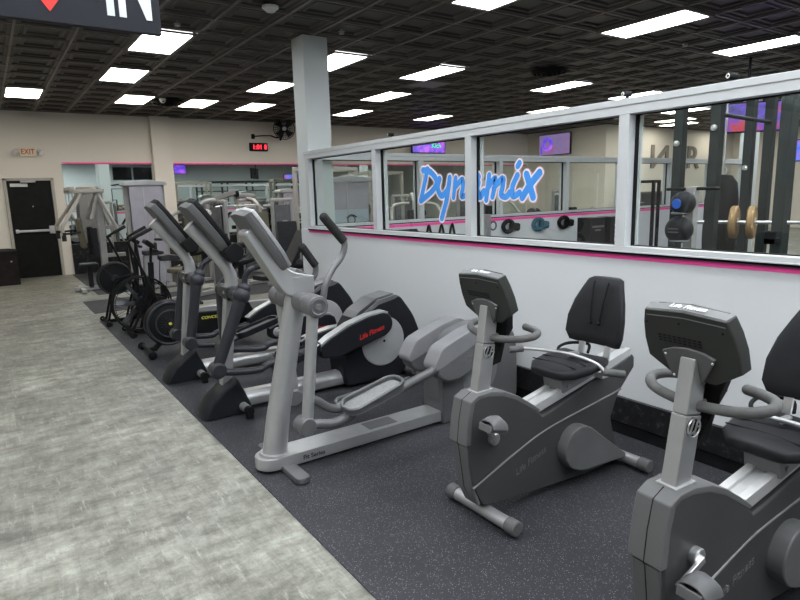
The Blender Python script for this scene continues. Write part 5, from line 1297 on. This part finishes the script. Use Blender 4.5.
# hanging sign
t = thing('hanging_sign', 'slate hanging sign with pale letters and red arrow, top left corner', 'sign', (-.10, 2.9, 2.34))
b = MB(); b.lohi((-1.0, 0, 0), (.846, .035, .52), .003); b.build('panel', 'sign_dark', t)
text('sign_lettering', 'IN', .47, (.720, -.002, .208), (1, 0, 0), (0, 0, 1), 'sign_txt', t, sx=.41, bold=.013)
text('sign_lettering', 'CHECK', .47, (-.215, -.002, .212), (1, 0, 0), (0, 0, 1), 'sign_txt', t, sx=.46, bold=.012)
b = MB(); b.lohi((.575, -.004, .112), (.612, 0, .165), 0); b.build('hyphen', 'sign_txt', t)
b = MB(); b.prism([(.30, .20), (.417, .040), (.535, .20), (.47, .20), (.47, .42), (.365, .42), (.365, .20)], -.003, 0, 'y', 0)
b.build('red_arrow', 'sign_red', t)
b = MB()
for x in (-.9, .72): b.tube([(x, .018, .52), (x, .018, 1.21)], .005, 6)
b.build('suspension_wire', 'silver_dk', t)
# ceiling fittings
t = thing('smoke_detector', 'white dome smoke detector on the ceiling left of the column', 'smoke detector', (2.68, 6.12, ZC))
b = MB(); b.lathe([(0, .0), (.085, .0), (.085, -.02), (.07, -.03), (.045, -.055), (0, -.06)], (0, 0, 0), (0, 0, 1), 28); b.build('dome', 'white_pl', t)
b = MB(); b.ring((0, 0, -.045), (0, 0, 1), .045, .006, 24, 6); b.build('vent_ring', 'silver_dk', t)
for x, y, lb in ((3.26, 12.77, 'black ceiling air vent between warm lights near the far wall pier'), (7.93, 7.02, 'black round ceiling grille right of centre above the glazing')):
    t = thing('air_vent', lb, 'air vent', (x, y, ZC - .012))
    b = MB()
    for k in range(4): b.lathe([(.30 - k * .07, .01), (.28 - k * .07, -.045 - .012 * k), (.262 - k * .07, -.042 - .012 * k), (.285 - k * .07, .01)], (0, 0, 0), (0, 0, 1), 28)
    b.lathe([(0, .0), (.29, .0), (.29, .012), (0, .012)], (0, 0, 0), (0, 0, 1), 28); b.build('louvre', 'black', t)
t = thing('security_camera', 'white dome camera under the ceiling beside the black air vent', 'camera', (3.10, 12.45, ZC - .003))
b = MB(); b.lathe([(0, 0), (.06, 0), (.06, -.03), (.042, -.07), (.016, -.088), (0, -.09)], (0, 0, 0), (0, 0, 1), 24); b.build('dome', 'white_pl', t)
b = MB(); b.cyl((0, -.035, -.058), (0, -.046, -.066), .016); b.build('lens', 'black_gl', t)
t = thing('ceiling_hatch', 'plain grey brown ceiling panel just below a bright light right of the column', 'ceiling panel', (6.92, 8.93, ZC - .006))
b = MB(); b.lohi((-.29, -.28, -.004), (.29, .28, .005), .002); b.build('panel', 'grid', t)
for x, y, lb in ((2.03, 7.2, 'small bright sprinkler head on the ceiling behind the hanging sign'), (3.80, 6.62, 'small sprinkler head on the ceiling just right of the column top'), (8.3, 4.9, 'small sprinkler head on the ceiling at the upper right')):
    t = thing('sprinkler_head', lb, 'sprinkler', (x, y, ZC + .03))
    b = MB(); b.cyl((0, 0, 0), (0, 0, -.05), .012, 10); b.lathe([(.035, -.05), (.03, -.056), (0, -.056)], (0, 0, 0), (0, 0, 1), 12); b.build('nozzle', 'silver', t)
    b = MB(); b.lathe([(.04, -.028), (.03, -.036), (.0, -.036)], (0, 0, 0), (0, 0, 1), 16); b.build('escutcheon', 'silver', t)
for y, lb, m in ((2.335, 'small dark camera on top of the window rail above the thick post', 'black'), (1.70, 'small dark camera on the window rail near the right edge', 'black'), (4.95, 'tiny black camera on the window rail right of the column', 'black')):
    t = thing('rail_camera', lb, 'camera', (3.35, y, 2.148))
    b = MB(); b.lohi((-.03, -.02, 0), (.03, .02, .012), .002); b.cyl((0, 0, .01), (0, 0, .025), .010); b.cyl((-.032, .010, .034), (.022, -.010, .034), .0165, 18, .003); b.build('body', m, t)
    b = MB(); b.ring((-.034, .0106, .034), (1, -.37, 0), .010, .003, 18, 6); b.build('lens', 'white_pl', t)
# white door on the far return wall, grey letters
d = MB(); d.lohi((16.165, 12.30, .01), (16.2, 13.2, 2.1), .004); dw = struct(d.build('door_2', 'door_white'))
f = MB(); f.lohi((16.15, 12.24, 0), (16.2, 12.30, 2.16), .004); f.lohi((16.15, 13.2, 0), (16.2, 13.26, 2.16), .004); f.lohi((16.15, 12.24, 2.1), (16.2, 13.26, 2.16), .004); f.build('door_frame', 'white_pl', dw)
f = MB(); f.cyl((16.165, 12.40, 1.0), (16.10, 12.40, 1.0), .03); f.build('door_knob', 'chrome', dw)
t = thing('wall_letters', 'large grey letters on the far beige wall behind the rack', 'lettering', (20.0, 11.99, 2.55))
text('letter_n', 'N', 1.1, (-.9, -.02, 0), (1, 0, 0), (0, 0, 1), 'letters', t, ext=.02, sx=-1.4, bold=.01)
text('letter_r', 'R', 1.1, (1.15, -.02, 0), (1, 0, 0), (0, 0, 1), 'letters', t, ext=.02, sx=1.3, bold=.01)
text('ampersand', '&', .36, (.15, -.02, -.05), (1, 0, 0), (0, 0, 1), 'letters', t, ext=.02)
# dark cabinet and rig bench farther back in the weight room
t = thing('storage_unit', 'low grey storage unit before the beige letter wall', 'cabinet', (17.4, 11.2, 0))
b = MB(); b.lohi((-.9, -.3, 0), (.9, .3, 1.45), .01); b.build('body', 'bike_mid', t)
for k in range(3):
    b = MB(); b.lohi((-.88 + k * .59, -.315, .05), (-.31 + k * .59, -.30, 1.40), .006); b.build('door', 'arm_dk', t)

# ------------------------------------------------------------------ camera, world, view
W = bpy.data.worlds.new('World'); bpy.context.scene.world = W; W.use_nodes = True
W.node_tree.nodes['Background'].inputs[0].default_value = (.9, .93, 1, 1); W.node_tree.nodes['Background'].inputs[1].default_value = .05
cd = bpy.data.cameras.new('camera'); cam = bpy.data.objects.new('camera', cd); C.objects.link(cam)
cd.sensor_fit = 'HORIZONTAL'; cd.sensor_width = 36; cd.lens = 593 / 800 * 36; cd.clip_end = 200; cd.clip_start = .05
yaw, pit, rol = [math.radians(a) for a in (34.4766, 10.2245, -1.5794)]
fw = V((math.sin(yaw) * math.cos(pit), math.cos(yaw) * math.cos(pit), -math.sin(pit))); rt = V((math.cos(yaw), -math.sin(yaw), 0)); up = rt.cross(fw)
r2 = rt * math.cos(rol) + up * math.sin(rol); u2 = -rt * math.sin(rol) + up * math.cos(rol)
mw = Matrix((r2, u2, -fw)).transposed().to_4x4(); mw.translation = V((0, 0, 1.62)); cam.matrix_world = mw
S = bpy.context.scene; S.camera = cam
S.view_settings.view_transform = 'Standard'; S.view_settings.look = 'None'; S.view_settings.gamma = 1; S.view_settings.exposure = 0.44
S.cycles.max_bounces = 8; S.cycles.transparent_max_bounces = 16; S.cycles.sample_clamp_indirect = 6
